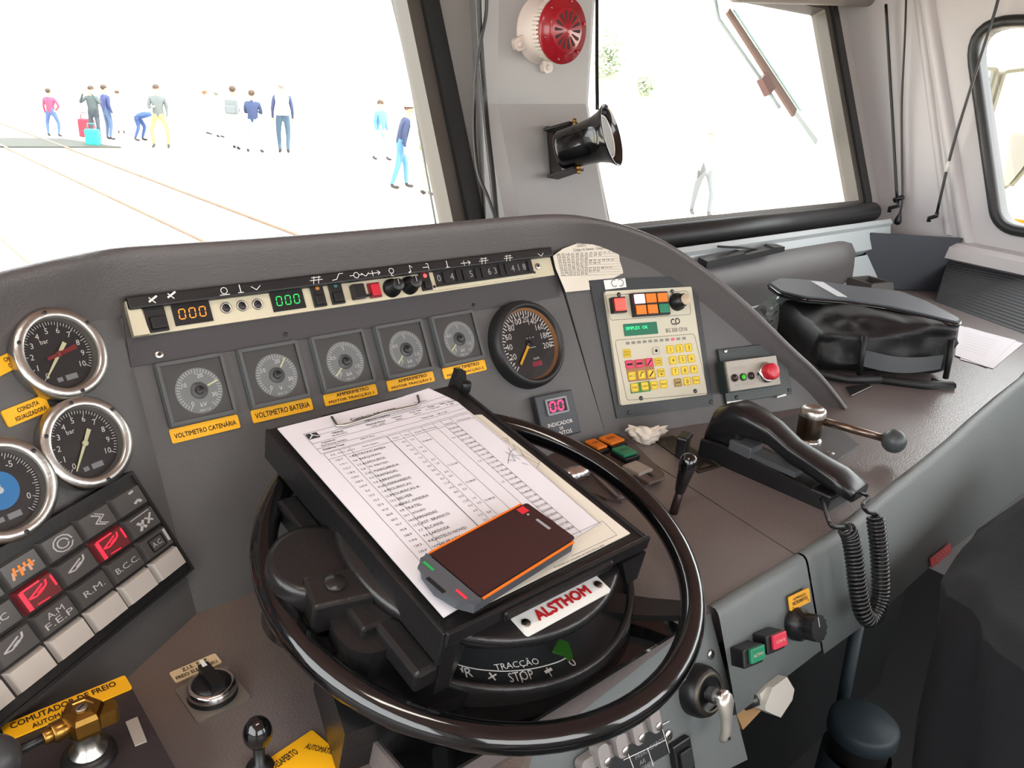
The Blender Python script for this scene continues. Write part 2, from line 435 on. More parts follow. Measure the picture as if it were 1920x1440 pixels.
# ledge and dark ribbed liner below the side window
LINER = mat('ribbed_liner', '#2e3033', .55)
nt = LINER.node_tree; wv = nt.nodes.new('ShaderNodeTexWave'); wv.inputs['Scale'].default_value = 60; wv.inputs['Distortion'].default_value = 0
wv.bands_direction = 'Z'; tcn = nt.nodes.new('ShaderNodeTexCoord'); bu = nt.nodes.new('ShaderNodeBump'); bu.inputs['Strength'].default_value = .5; bu.inputs['Distance'].default_value = .003
nt.links.new(tcn.outputs['Object'], wv.inputs['Vector']); nt.links.new(wv.outputs['Fac'], bu.inputs['Height']); nt.links.new(bu.outputs['Normal'], nt.nodes['Principled BSDF'].inputs['Normal'])
lt0, lt1 = onplane(1785, 458, 0, XR - .02), onplane(1925, 487, 0, XR - .02)
dl = (lt1 - lt0); lt2 = lt1 + dl * 2.2
mb = MB(WALLM); rings = []
for p in (lt0, lt1, lt2):
    rings.append([Vector((XR + .01, p.y, p.z + .015)), Vector((XR - .035, p.y, p.z + .008)), Vector((XR - .05, p.y, p.z - .004)), Vector((XR - .055, p.y, p.z - .035)), Vector((XR - .03, p.y, p.z - .045)), Vector((XR + .01, p.y, p.z - .045))])
mb.loft(rings, WALLM, smooth=False); struct(mb.obj('trim_3'))
lb0, lb1 = onplane(1754, 566, 2, ZR), onplane(1920, 626, 2, ZR)
lb2 = lb1 + (lb1 - lb0) * 2.2; up = lambda p: Vector((XR - .012, p.y, p.z - .03))
mb = MB(LINER); lu0 = up(lt0)
for A in ((lb0, lb1, up(lt1), lu0), (lb1, lb2, up(lt2), up(lt1))):
    mb._new(list(A), [(0, 1, 2, 3)], LINER)
o = mb.obj('wall_right_liner'); struct(o)
o = sheet(LW, [(YB, -H), (1.60, -H), (1.60, .62), (YB, .62)], [[(-.75, -.42), (.95, -.42), (.95, .52), (-.75, .52)]], .05, 'wall_left', WALLM); struct(o)
w4 = bpy.data.objects.new('window_4', None); COL.objects.link(w4); w4.matrix_world = LW.M(); struct(w4)
mb = MB(GLASS); mb.poly([(-.75, -.42), (.95, -.42), (.95, .52), (-.75, .52)], GLASS, -.02); mb.obj('pane', w4)
mb = MB(RUBBER); hh = rr_pts(1.72, .96, .03, .1, .05); band(mb, inset(hh, .012), inset(hh, -.02), -.01, .02, RUBBER); mb.obj('rubber_gasket', w4)
BW = Fr((0, YB, H), -X3, Z3)
o = sheet(BW, [(-XR, -H), (-XL, -H), (-XL, .62), (-XR, .62)], [[(-2.3, -.35), (-1.15, -.35), (-1.15, .50), (-2.3, .50)], [(-.75, -.35), (.55, -.35), (.55, .50), (-.75, .50)]], .05, 'wall_back', WALLM); struct(o)
mb = MB(CEILM); mb.box((XL + XR) / 2, (YB + 1.55) / 2, ZC, XR - XL + .1, 1.6 - YB, .05); struct(mb.obj('ceiling'))
mb = MB(mat('floor_rubber', '#2a2c2c', .6, bump=(120, .2))); mb.box((XL + XR) / 2, (YB + 1.4) / 2, -.05, XR - XL, 1.4 - YB, .05); struct(mb.obj('floor'))

# unseen ceiling lamp added as fill to brighten the left desk
cl = thing('ceiling_fill_light', 'added white fill light on the ceiling above the left of the desk', 'fill light', Matrix.Translation((.15, .25, ZC - .04)))
mb = MB(WALLM); mb.box(0, 0, .012, .62, .16, .028, WALLM, .004); mb.obj('housing', cl)
mb = MB(mat('fill_diffuser', '#fff2e2', .4, emit=('#fff0dc', 3))); mb.box(0, 0, 0, .58, .12, .012, None, .003); mb.obj('diffuser', cl)
la = bpy.data.lights.new('fill_lamp', 'AREA'); la.shape = 'RECTANGLE'; la.size = .55; la.size_y = .1; la.energy = 2.5; la.color = (1, .93, .85)
lo = bpy.data.objects.new('fill_lamp', la); COL.objects.link(lo); lo.parent = cl; lo.location = (0, 0, -.004)
# ================================================================ outside
GZ = H - 2.4
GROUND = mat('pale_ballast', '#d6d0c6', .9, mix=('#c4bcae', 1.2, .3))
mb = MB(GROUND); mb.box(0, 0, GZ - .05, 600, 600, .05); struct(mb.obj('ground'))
RAILM = mat('rusty_rail', '#5a4332', .6, mix=('#6b543f', 3, .3))
def gpt(u, v, dz=0): return onplane(u, v, 2, GZ + dz)
def rail(x, ya, yb, lab):
    mb = MB(RAILM)
    pr = [(-.065, 0), (.065, 0), (.06, .018), (.012, .03), (.012, .11), (.034, .12), (.034, .15), (-.034, .15), (-.034, .12), (-.012, .11), (-.012, .03), (-.06, .018)]
    mb.loft([[(x + a * .8, y, GZ + z - .105) for a, z in pr] for y in (ya, yb)], RAILM, smooth=False)
    return tag(mb.obj('rail'), lab, 'rail')
xr1 = (gpt(0, 236).x + gpt(560, 434).x) / 2; xr2 = (gpt(0, 275).x + gpt(380, 450).x) / 2; xr3 = (gpt(0, 445).x + gpt(60, 500).x) / 2
rail(xr1, 2, 70, 'rusty rail running nearest the feet of the standing people')
rail(xr2, 2, 70, 'rusty middle rail of the track seen through the left windscreen')
rail(xr3, 2, 70, 'rusty rail at the lower left corner of the left windscreen')
BOARD = mat('dark_crossing_boards', '#20231e', .8, mix=('#2e312b', 4, .3))
q = [gpt(-160, 259), gpt(118, 262), gpt(228, 278), gpt(-160, 277)]
mb = MB(BOARD); mb.extr([(p.x, p.y) for p in q], GZ, GZ + .04, BOARD); tag(mb.obj('crossing_board', M=Matrix()), 'dark grey boarded crossing lying across the rails at far left', 'crossing')

# a person: one continuous skinned figure, coloured by garment
SKIN = mat('skin', '#b98a70', .55)
def cloth(h): return mat('cloth_' + h, '#' + h, .85)
def person(px, py, hgt, yaw, top, legs, label, pose='stand', hair='3a2c22', lean=0., cap=None, arms=None, shoes='2a2624'):
    base = gpt(px, py); s = hgt / 1.75
    V = []; E = []; R = []; C = []
    def add(p, r, par, c):
        V.append(Vector(p)); R.append(r); C.append(c)
        if par is not None: E.append((par, len(V) - 1))
        return len(V) - 1
    TOP, LEG, SK, SH = cloth(top), cloth(legs), SKIN, cloth(shoes)
    hipz, ly = .93, 0.
    if pose == 'bend': hipz = .80
    pel = add((0, 0, hipz), .135, None, LEG)
    L = lean
    def tp(z, x=0, y=0):  # torso points tip forward (local -y) about the hips
        d = z - hipz; return (x, y - d * math.sin(L), hipz + d * math.cos(L))
    wa = add(tp(hipz + .14), .125, pel, TOP); ch = add(tp(hipz + .36), .150, wa, TOP); nk = add(tp(hipz + .52), .062, ch, TOP)
    n2 = add(tp(hipz + .57), .052, nk, SK); h1 = add(tp(hipz + .64, 0, -.015), .078, n2, SK); h2 = add(tp(hipz + .73, 0, -.01), .088, h1, SK); h3 = add(tp(hipz + .80), .06, h2, SK)
    add(tp(hipz + .675, 0, -.112), .014, h1, SK)                      # nose
    for sx in (-1, 1): add(tp(hipz + .69, sx * .098, 0), .014, h2, SK)  # ears
    st = {'stand': (.10, 0.), 'stride': (.11, .20), 'wide': (.20, 0.), 'bend': (.13, .08), 'crouch': (.14, .1)}[pose]
    for sx in (-1, 1):
        hp_ = add((sx * .10, 0, hipz - .05), .098, pel, LEG); f = st[1] * sx
        kn = add((sx * (st[0] + .02), -.04 - f * .55 - (.08 if pose == 'bend' else 0), .49 if pose != 'bend' else .46), .066, hp_, LEG)
        an = add((sx * st[0], f * -.9 + .02, .10), .046, kn, LEG); he = add((sx * st[0], f * -.9 + .01, .045), .046, an, SH); add((sx * (st[0] + .02), f * -.9 - .15, .035), .036, he, SH)
    arms = arms or ('down', 'down')
    for sx, am in zip((-1, 1), arms):
        sh = add(tp(hipz + .45, sx * .19), .068, ch, TOP)
        if am == 'down': el, wr = tp(hipz + .17, sx * .245, .02), tp(hipz - .06, sx * .25, -.06)
        elif am == 'raise': el, wr = tp(hipz + .28, sx * .32, -.16), tp(hipz + .58, sx * .14, -.26)
        elif am == 'hip': el, wr = tp(hipz + .20, sx * .36, .05), tp(hipz + .06, sx * .19, -.05)
        else: el, wr = tp(hipz + .18, sx * .24, -.06), tp(hipz + .22, sx * .10, -.25)      # front
        e_ = add(el, .048, sh, TOP); w_ = add(wr, .034, e_, TOP); d = (Vector(wr) - Vector(el)).normalized()
        pa = add(Vector(wr) + d * .07, .034, w_, SK); q = Vector((0, 1, 0)) if abs(d.y) < .8 else Vector((0, 0, 1)); sd = (q - d * q.dot(d)).normalized()
        for i, (o_, ln) in enumerate(((-.027, .075), (-.009, .09), (.009, .085), (.027, .065))):
            a_ = add(Vector(wr) + d * (.11) + sd * o_, .0095, pa, SK); add(Vector(wr) + d * (.11 + ln * .6) + sd * o_ * 1.15 - Vector((0, .015, 0)), .008, a_, SK)
        add(Vector(wr) + d * .085 + sd * -.06, .010, pa, SK)
    me = bpy.data.meshes.new('pm'); me.from_pydata(V, E, []); ob = bpy.data.objects.new('pm', me); COL.objects.link(ob)
    md = ob.modifiers.new('s', 'SKIN'); md.use_smooth_shade = True
    for i, sv in enumerate(me.skin_vertices[0].data): sv.radius = (R[i] * (1.15 if C[i] is TOP and R[i] > .1 else 1), R[i]); sv.use_root = (i == 0)
    ob.modifiers.new('u', 'SUBSURF').levels = 1
    dg = bpy.context.evaluated_depsgraph_get(); dg.update(); m2 = bpy.data.meshes.new_from_object(ob.evaluated_get(dg)); bpy.data.objects.remove(ob)
    ml = []
    for c in (TOP, LEG, SK, SH): 
        if c not in ml: ml.append(c)
    m2.materials.clear()
    for c in ml: m2.materials.append(c)
    seg = [(V[a], V[b], C[b]) for a, b in E]
    for p in m2.polygons:
        c = p.center; bd = 9; bc = TOP
        for (a, b, k_) in seg:
            ab = b - a; t = max(0, min(1, (c - a).dot(ab) / max(ab.length_squared, 1e-9))); dd = (a + ab * t - c).length
            if dd < bd: bd = dd; bc = k_
        p.material_index = ml.index(bc); p.use_smooth = True
    m2.name = 'person'; o = bpy.data.objects.new('person', m2); COL.objects.link(o)
    o.matrix_world = Matrix.Translation(base) @ Matrix.Rotation(yaw, 4, 'Z') @ Matrix.Scale(s, 4)
    tag(o, label, 'person')
    hc = Vector(tp(hipz + .745, 0, .012)); mb = MB(mat('hair_' + hair, '#' + hair, .8)); 
    mb.ball(hc.x, hc.y, hc.z, .1, None, 16, sy=1.08, sz=.92)
    bmesh.ops.delete(mb.bm, geom=[f for f in mb.bm.faces if f.calc_center_median().z < hc.z - .03 and f.calc_center_median().y < hc.y + .02], context='FACES')
    mb.obj('hair', o)
    if cap:
        mb = MB(cloth(cap)); mb.ball(hc.x, hc.y, hc.z + .02, .112, None, 18, sy=1.08, sz=.9)
        bmesh.ops.delete(mb.bm, geom=[f for f in mb.bm.faces if f.calc_center_median().z < hc.z + .02], context='FACES')
        mb.lathe([(.10, hc.z + .02), (.17, hc.z + .005), (.172, hc.z + .012), (.10, hc.z + .032)], None, 20, c=(hc.x, hc.y)); mb.obj('sun_hat', o)
    return o
def backpack(per, colr, label, z=1.2, y=.19, w=.30, hh=.42, name='backpack', x=0., group=None):
    s = per.matrix_world.to_scale().x; M = per.matrix_world.copy()
    C_ = cloth(colr); o = thing(name, label, 'backpack' if name == 'backpack' else 'bag', M, group)
    mb = MB(C_); mb.box(x, y, z - hh / 2, w, .15, hh, C_, .04); mb.obj('body', o)
    mb = MB(C_); mb.box(x, y + .085, z - hh / 2 + .03, w * .75, .06, hh * .5, C_, .02); mb.obj('front_pocket', o)
    for sx in (-1, 1):
        mb = MB(C_); mb.tube([(x + sx * .10, y - .05, z + hh / 2 - .02), (x + sx * .12, y - .19, z + hh / 2 + .04), (x + sx * .13, y - .36, z + .1), (x + sx * .15, y - .2, z - .13), (x + sx * .12, y - .05, z - .15)], .016, C_, 8); mb.obj('strap', o)
    return o
A_ = rd(-40)
person(102, 256, 1.38, A_ + PI, '9c3350', '39507a', 'person in a dark pink top and blue jeans standing alone at far left', 'wide', arms=('hip', 'down'))
person(182, 266, 1.56, A_, '3c4648', '343c46', 'person in an open grey jacket raising both hands to take a picture', 'stand', arms=('raise', 'raise'))
person(206, 262, 1.58, A_ + 2.5, '2b3560', '3d5270', 'person in a navy jacket standing close behind the picture taker', 'stand')
person(228, 250, 1.35, A_ + .5, 'c9c4bc', '8d9aa5', 'person in pale clothes standing left of the bending figures', 'stand', arms=('front', 'down'))
person(262, 264, 1.58, A_ + 1.6, '27406f', '2c4472', 'person in blue bending forward beside the person in tan trousers', 'bend', lean=1.35)
person(303, 277, 1.72, A_ + .2, '4a5152', 'b08a52', 'person in a dark grey jacket and tan trousers with a shoulder bag', 'wide', arms=('front', 'down'))
person(390, 252, 1.46, A_ + 2.2, 'd8d4d0', 'd0d4d2', 'red haired person in white clothes', 'stand', hair='7a3a1c')
p7 = person(412, 258, 1.50, A_ + PI - .4, 'd8d8d6', 'c8cccc', 'person in white clothes carrying the slimmer grey backpack', 'stand', hair='5a5a58')
backpack(p7, '6f7679', 'slim grey backpack worn by the white-dressed person beside the red haired one')
p8 = person(443, 280, 1.78, A_ + PI, 'dadad8', '9fc4c8', 'person in pale blue trousers carrying a broad grey backpack', 'stride')
backpack(p8, '585f62', 'broad dark grey backpack worn by the person in pale blue trousers', w=.36)
person(478, 286, 1.72, A_ + PI, '1d2c4c', '6f96b8', 'person in a navy jumper and light blue jeans with legs apart', 'wide', arms=('front', 'front'))
p10 = person(533, 287, 1.98, A_ + PI + .25, '2a3352', '2f4456', 'tall person in a navy jacket and dark jeans wearing a white backpack', 'stand', hair='6a6764')
backpack(p10, 'e4e2e4', 'white backpack on the back of the tall person in navy', w=.33, hh=.5)
person(714, 300, 1.66, A_ + 1.0, '3f6aa0', '6f9cc0', 'person in light blue denim half hidden behind the one with a sun hat', 'stride')
person(750, 353, 1.84, A_ + 1.9, '1f2a48', '3f6892', 'person in a dark blue jumper and jeans wearing a white sun hat', 'stride', lean=.25, cap='e8e6e6')
person(799, 366, 1.70, A_ + 2.6, '56603a', 'a8a878', 'person in an olive top seen beside the edge of the left windscreen', 'stand', arms=('front', 'raise'), hair='8a4a1e')
person(1312, 404, 1.75, A_ + .2, 'd9d9d9', '4c5052', 'person in a white shirt and grey trousers behind the right windscreen', 'stride', hair='b0a8a0')
person(1415, 440, 1.70, A_ + 1.2, 'c8a8a8', 'a8b0b4', 'person in pale clothes bending behind the sill of the right windscreen', 'bend', lean=1.0, hair='b0a8a0')
def setdown(px, py, colr, label, s=1.0):
    o = thing('shoulder_bag', label, 'bag', Matrix.Translation(gpt(px, py)) @ Matrix.Rotation(A_, 4, 'Z')); C_ = cloth(colr)
    mb = MB(C_); mb.box(0, 0, 0, .34 * s, .2 * s, .42 * s, C_, .05); mb.obj('body', o)
    mb = MB(C_); mb.tube([(-.12 * s, 0, .4 * s), (-.09 * s, 0, .55 * s), (.09 * s, 0, .55 * s), (.12 * s, 0, .4 * s)], .015, C_, 8); mb.obj('handle', o)
setdown(165, 257, '7a2234', 'dark red bag on the ground by the picture taker', 1.3)
setdown(176, 274, '1f8a84', 'turquoise bag on the ground in front of the picture taker', 1.1)
BEDM = mat('dark_ballast', '#5d564d', .95, mix=('#7d756a', 6, .3))
mb = MB(BEDM); mb.box(7.0, -62, GZ, 8.0, 116, .03); struct(mb.obj('track_bed'))
rail(4.4, -118, -4, 'rusty rail nearer to the cab in the exterior mirror view'); rail(5.9, -118, -4, 'rusty rail further from the cab in the exterior mirror view')
# trees and hills
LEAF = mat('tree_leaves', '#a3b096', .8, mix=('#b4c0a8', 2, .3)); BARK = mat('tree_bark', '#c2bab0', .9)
def tree(u, v, dist, hgt, crown, label):
    d = ray(u, v).normalized(); b = EYE + d * dist; b.z = GZ; o = thing('tree', label, 'tree', Matrix.Translation(b))
    mb = MB(BARK); mb.tube([(0, 0, 0), (.1, 0, hgt * .35), (0, .1, hgt * .7)], [.22, .16, .08], BARK, 10)
    for k in range(6):
        a = k * 1.05; mb.tube([(0, 0, hgt * (.4 + .05 * k)), (math.cos(a) * crown * .6, math.sin(a) * crown * .6, hgt * (.55 + .06 * k))], [.07, .03], BARK, 6)
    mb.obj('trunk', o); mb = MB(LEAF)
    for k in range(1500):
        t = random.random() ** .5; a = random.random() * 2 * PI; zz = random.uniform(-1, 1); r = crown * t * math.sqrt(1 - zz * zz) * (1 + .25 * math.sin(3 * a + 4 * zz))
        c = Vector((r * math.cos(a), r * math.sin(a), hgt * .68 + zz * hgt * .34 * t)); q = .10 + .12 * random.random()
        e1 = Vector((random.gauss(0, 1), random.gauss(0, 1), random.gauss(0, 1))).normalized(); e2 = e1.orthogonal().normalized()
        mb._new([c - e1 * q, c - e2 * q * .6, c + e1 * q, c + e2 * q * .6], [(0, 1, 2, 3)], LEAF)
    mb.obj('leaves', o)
tree(1141, 130, 60, 6.6, 1.3, 'tall green tree just right of the centre pillar')
tree(1208, 180, 90, 4.3, 1.3, 'small bushy tree further away behind the right windscreen')
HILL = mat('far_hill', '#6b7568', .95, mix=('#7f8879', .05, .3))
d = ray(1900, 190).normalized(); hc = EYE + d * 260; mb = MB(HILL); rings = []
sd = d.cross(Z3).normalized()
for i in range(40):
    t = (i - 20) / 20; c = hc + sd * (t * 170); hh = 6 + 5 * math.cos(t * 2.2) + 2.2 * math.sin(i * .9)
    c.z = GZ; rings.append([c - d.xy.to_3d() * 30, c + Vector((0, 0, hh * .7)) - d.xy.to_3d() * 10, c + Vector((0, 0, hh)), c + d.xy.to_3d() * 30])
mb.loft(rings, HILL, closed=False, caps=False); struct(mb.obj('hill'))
# ================================================================ the desk and the instrument binnacle
HP = [(-170, 640), (-80, 566), (0, 524), (60, 507), (133, 490), (213, 473), (333, 464), (480, 454), (640, 441), (800, 427), (950, 413), (1040, 407),
      (1110, 412), (1180, 429), (1250, 458), (1320, 504), (1400, 570), (1480, 648), (1540, 705), (1588, 766)]
hood_h = .03
def hfr(u): return LF if u < 180 else (PF if u < 1036 else RF)
hp3 = [(hitfr(u, v, hfr(u), hood_h), hfr(u).n) for u, v in HP]
lx0, ly0 = LF.at(*HP[0], hood_h); xend = min(lx0 - .10, -.335)
def ylow(fr, x, z): return (z - fr.o.z - fr.ex.z * x) / fr.ey.z
hp3 = [(LF.p3(xend, ylow(LF, xend, ZL) - .015, hood_h), LF.n), (LF.p3(xend + .005, ly0 - .17, hood_h), LF.n), (LF.p3(lx0 - .05, ly0 - .055, hood_h), LF.n)] + hp3
def crv(pts, k=4):
    """Catmull-Rom through points."""
    P = [Vector(p) for p in pts]; out = []
    for i in range(len(P) - 1):
        a, b, c, d = P[max(i - 1, 0)], P[i], P[i + 1], P[min(i + 2, len(P) - 1)]
        for j in range(k):
            t = j / k; out.append(.5 * ((2 * b) + (c - a) * t + (2 * a - 5 * b + 4 * c - d) * t * t + (3 * b - a - 3 * c + d) * t ** 3))
    out.append(P[-1]); return out
pos = crv([p for p, n in hp3]); nor = crv([n for p, n in hp3])
pan = thing('instrument_binnacle', 'dark grey hooded instrument binnacle curving round the hand wheel', 'dashboard', Matrix.Translation((.8, .8, ZR)))
def kid(o, par):
    m = o.matrix_world.copy(); bpy.context.view_layer.update(); o.parent = par; o.matrix_parent_inverse = Matrix(); o.matrix_local = par.matrix_world.inverted() @ m; return o
mb = MB(DASH); rings = []
for i, (p, n) in enumerate(zip(pos, nor)):
    t = (pos[min(i + 1, len(pos) - 1)] - pos[max(i - 1, 0)]).normalized(); n = n.normalized(); inw = t.cross(n).normalized()
    if inw.z > 0: inw = -inw
    f = min(1, (len(pos) - 1 - i) / 14 + .12); hi_ = i / 4 - 3; g = (.35 + .65 * f) * (1 if hi_ < 11 else max(.6, 1 - (hi_ - 11) * .3))
    pr = [(.060 * g, -hood_h - .003), (.053 * g, -hood_h + .001), (.044 * g, -.024), (.032 * g, -.0165), (.020 * g, -.0095), (.010 * g, -.0035), (.004, -.0008), (0, 0), (-.0035, -.0012), (-.006, -.005), (-.0075, -.014), (-.009, -.03), (-.012, -.06)]
    rg = [p + inw * d + n * h for d, h in pr]
    b = p + n * -.06 - inw * -.012; rg.append(b + Vector((0, .05, -.06))); rg.append(Vector((b.x, b.y + .12, max(ZR - .03, b.z - .45))))
    rings.append(rg)
mb.loft(rings, DASH, closed=False, caps=False); kid(mb.obj('hood'), pan)
def facet(fr, name, us, bott, extra_l=None, extra_r=None):
    pts = []
    for i, (p, n) in enumerate(zip(pos, nor)):
        t = (pos[min(i + 1, len(pos) - 1)] - pos[max(i - 1, 0)]).normalized(); inw = t.cross(n.normalized()); inw = -inw if inw.z > 0 else inw
        q = p + inw * .03 * (1 if i < len(pos) - 10 else .2) - fr.o; x, y = q.dot(fr.ex), q.dot(fr.ey)
        if us[0] <= x <= us[1] and abs(q.dot(fr.n)) < .12: pts.append((x, y))
    pts = ([(us[0], pts[0][1])] if fr is not LF else []) + pts + ([(us[1], pts[-1][1])] if extra_r is None else extra_r)
    pts += [(x, y) for x, y in bott]
    o = sheet(fr, pts, [], .008, name, DASH2); kid(o, pan); return o
yb = lambda fr, z: (z - fr.o.z) / fr.ey.z
xl_, xr_ = PF.at(252, 700)[0], PF.at(1095, 680)[0]
bdir = PF.n.cross(RF.n); bdir = bdir if bdir.z > 0 else -bdir
def bendx(fr, y):                                                   # where the two facets meet, in a facet's own x
    t = (y - (qR - fr.o).dot(fr.ey)) / bdir.dot(fr.ey); return (qR + bdir * t - fr.o).dot(fr.ex)
yt_ = .16
facet(PF, 'main_panel', (xl_, xr_ - .012), [(bendx(PF, yb(PF, ZR) - .02), yb(PF, ZR) - .02), (xl_, yb(PF, ZL) - .02)], extra_r=[(bendx(PF, .10), .10)])
def yline(fr, x, z): return (z - fr.o.z - fr.ex.z * x) / fr.ey.z
facet(LF, 'left_wing', (-.60, 0), [(0, yline(LF, 0, ZL) - .01), (xend + .03, yline(LF, xend, ZL) - .01)])
ex_ = RF.at(1585, 766)
yy_ = yline(RF, 0, ZR) - .01
facet(RF, 'right_wing', (bendx(RF, .12) - .004, 1.2), [(bendx(RF, yy_), yy_)], extra_r=[(ex_[0], yline(RF, ex_[0], ZR) - .01)])
# bend cover strips so the facets meet cleanly
desk = thing('driver_desk', 'grey textured control desk running below the windscreens', 'desk', Matrix.Translation((.8, .6, ZR)))
s0, s1 = onplane(1115, 798, 2, ZR), onplane(1520, 1054, 2, ZR)
s0 = s0 + (s0 - s1) * .25
ZC_ = H - .504; xst = .2555; yfc = .352
mb = MB(DESK); mb.extr([(-.76, -.05), (xst - .001, -.05), (xst - .001, .30), (.45, .40), (.45, .98), (-.76, .98)], ZL - .05, ZL, mat('desk_worn', '#686160', .42, bump=(380, .3), mix=('#74655a', 7, .2))); kid(mb.obj('left_top'), desk)
mb = MB(DESK)
mb.extr([(xst, yfc + .012), (s1.x - .0015, yfc + .012), (s0.x - .0015, s0.y), (s0.x - .0015, 1.0), (.38, 1.0), (.36, .60), (xst, .50)], ZR - .06, ZR, DESK); kid(mb.obj('middle_top'), desk)
fe = [onplane(u, v, 2, ZR) for u, v in [(1520, 1054), (1580, 1003), (1640, 954), (1690, 912), (1740, 872), (1790, 830), (1830, 792), (1880, 748), (1925, 712)]]
fe[0].y = yfc
fe = [Vector((p.x, p.y, ZR)) for p in fe]; dl_ = fe[-1] - fe[-3]; fe.append(Vector((XR - .06, fe[-1].y + .1, ZR)))
mb = MB(DESK); mb.extr([(s1.x + .0015, yfc + .014)] + [(p.x, p.y + .013) for p in fe[1:]] + [(XR - .05, 1.06), (s0.x + .0015, 1.06), (s0.x + .0015, s0.y)], ZR - .06, ZR, DESK); kid(mb.obj('right_top'), desk)
def fascia(path, lens, name, m, ends=True):
    mb = MB(m); rings = []
    for p, L in zip(path, lens):
        pr = [(.016, -.006), (.014, .0), (.009, .0035), (.003, .0035), (-.001, .0005), (-.004, -.005)]
        rg = [Vector((p.x, p.y + a, p.z + b)) for a, b in pr]
        e = Vector((p.x, p.y - .004, p.z - .005)); rg.append(e + Vector((0, -.375, -.927)) * L); q = rg[-1]; rg.append(q + Vector((0, .004, -.004))); rg.append(q + Vector((0, .10, -.02)))
        rings.append(rg)
    mb.loft(rings, m, closed=False, caps=False); bmesh.ops.recalc_face_normals(mb.bm, faces=mb.bm.faces[:])
    return kid(mb.obj(name), desk)
fl = [FF.at(u, v) for u, v in ((1397, 1308), (1558, 1200))]
cpath = [Vector((FF.p3(FF.at(1345, 1150)[0], 0).x, yfc + .002, ZR)), Vector((s1.x - .002, yfc, ZR))]
fascia(cpath, [-fl[0][1] + .004, -fl[1][1] + .004], 'middle_fascia', FASC)
rl = [(1556, 1204), (1612, 1165), (1668, 1120), (1716, 1076), (1762, 1036), (1800, 1008), (1830, 985), (1860, 960), (1890, 940)]
lens = []
for p, (u, v) in zip(fe, rl):
    fr = Fr(p, X3, (0, .375, .927)); lens.append(max(.1, -fr.at(u, v)[1]))
lens.append(lens[-1]); fe[0].x = s1.x + .002
fascia(fe, lens, 'right_fascia', FASC)
# lower pedestal face left of the fascia
mb = MB(FASC); q = [FF.at(u, v, -.012) for u, v in [(1332, 1150), (1402, 1424), (1310, 1470), (1010, 1625)]]; q.append((q[-1][0], q[0][1])); 
mb.extr(q, -.02, -.012, FASC); kid(mb.obj('pedestal_face', M=FF.M()), desk)
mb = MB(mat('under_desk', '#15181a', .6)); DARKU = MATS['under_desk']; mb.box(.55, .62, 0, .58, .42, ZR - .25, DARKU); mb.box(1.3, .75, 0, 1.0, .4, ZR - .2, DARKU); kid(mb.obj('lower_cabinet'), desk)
# padded cowl behind the right desk
mb = MB(DASH); rings = []
c0, c1 = onplane(1290, 560, 1, 1.03), onplane(1607, 434, 1, 1.03)
for i in range(15):
    t = i / 14; x = c0.x - .25 + (c1.x - c0.x + .25) * t; zt_ = c0.z + (c1.z - c0.z) * max(0, min(1, (x - c0.x) / (c1.x - c0.x))); zt_ = c1.z - .0
    e = max(0, (t - .86) / .14); sh = 1 - .35 * e ** 3
    pr = [(1.088, zt_ - .02), (1.07, zt_ - .004), (1.035, zt_), (1.005, zt_ - .012), (.985, zt_ - .04), (.98, zt_ - .08), (.975, ZR)]
    rings.append([Vector((x, 1.088 - (1.088 - y) * sh, ZR + (z - ZR) * (1 - .12 * e ** 2))) for y, z in pr])
rings.append([Vector((rings[-1][0].x + .005, 1.08, r.z * .3 + .7 * ZR)) for r in rings[-1]])
mb.loft(rings, DASH, closed=False, caps=False); kid(mb.obj('rear_cowl'), desk)

# ================================================================ hand wheel, controller and document tray
RW, rw = .2095, .0124
whl = thing('handwheel', 'large glossy black hand wheel round the traction controller', 'wheel', WF.M())
mb = MB(BLACKG); mb.lathe([(RW + rw * math.cos(a), rw * math.sin(a)) for a in [2 * PI * k / 16 for k in range(17)]], BLACKG, 96); mb.obj('rim', whl)
for a in (188, 78, 308):
    mb = MB(BLACKM); c, s_ = math.cos(rd(a)), math.sin(rd(a)); M_ = Matrix.Rotation(rd(a), 4, 'Z')
    mb.loft([[(x, y * w, z + dz) for y, z in ((-1, -.004), (1, -.004), (1, .004), (-1, .004))] for x, w, dz in ((.05, .02, -.035), (.12, .015, -.03), (.17, .012, -.016), (.2, .010, -.004))], BLACKM, M_, smooth=False); mb.obj('spoke', whl)
ctl = thing('traction_controller', 'black round traction controller drum with dial in the middle of the hand wheel', 'controller', WF.M())
bpm = WF.M().inverted()
mb = MB(BLACKG); x0, x1 = xst + .003, onplane(1285, 1187, 2, ZR).x
mb.extr([(x0, yfc + .006), (x1, yfc + .006), (x1, .74), (.37, .74), (.365, .60), (x0, .498)], ZR, ZR + .004, BLACKG, bpm); mb.obj('base_plate', ctl)
mb = MB(BLACKM); mb.lathe([(.165, -.085), (.160, -.05), (.157, -.018), (.154, -.013), (.150, -.013), (.148, -.018), (.148, -.026), (.05, -.026)], BLACKM, 72); mb.obj('drum', ctl)
DX, DY, DR_, DH = -.017, -.003, .136, .037
mb = MB(BLACKM); mb.lathe([(0, DH), (DR_ - .004, DH), (DR_, DH - .003), (DR_, DH - .010), (DR_ - .004, DH - .013), (.098, DH - .016), (.094, -.026)], BLACKM, 72, c=(DX, DY)); mb.obj('cover_disc', ctl)
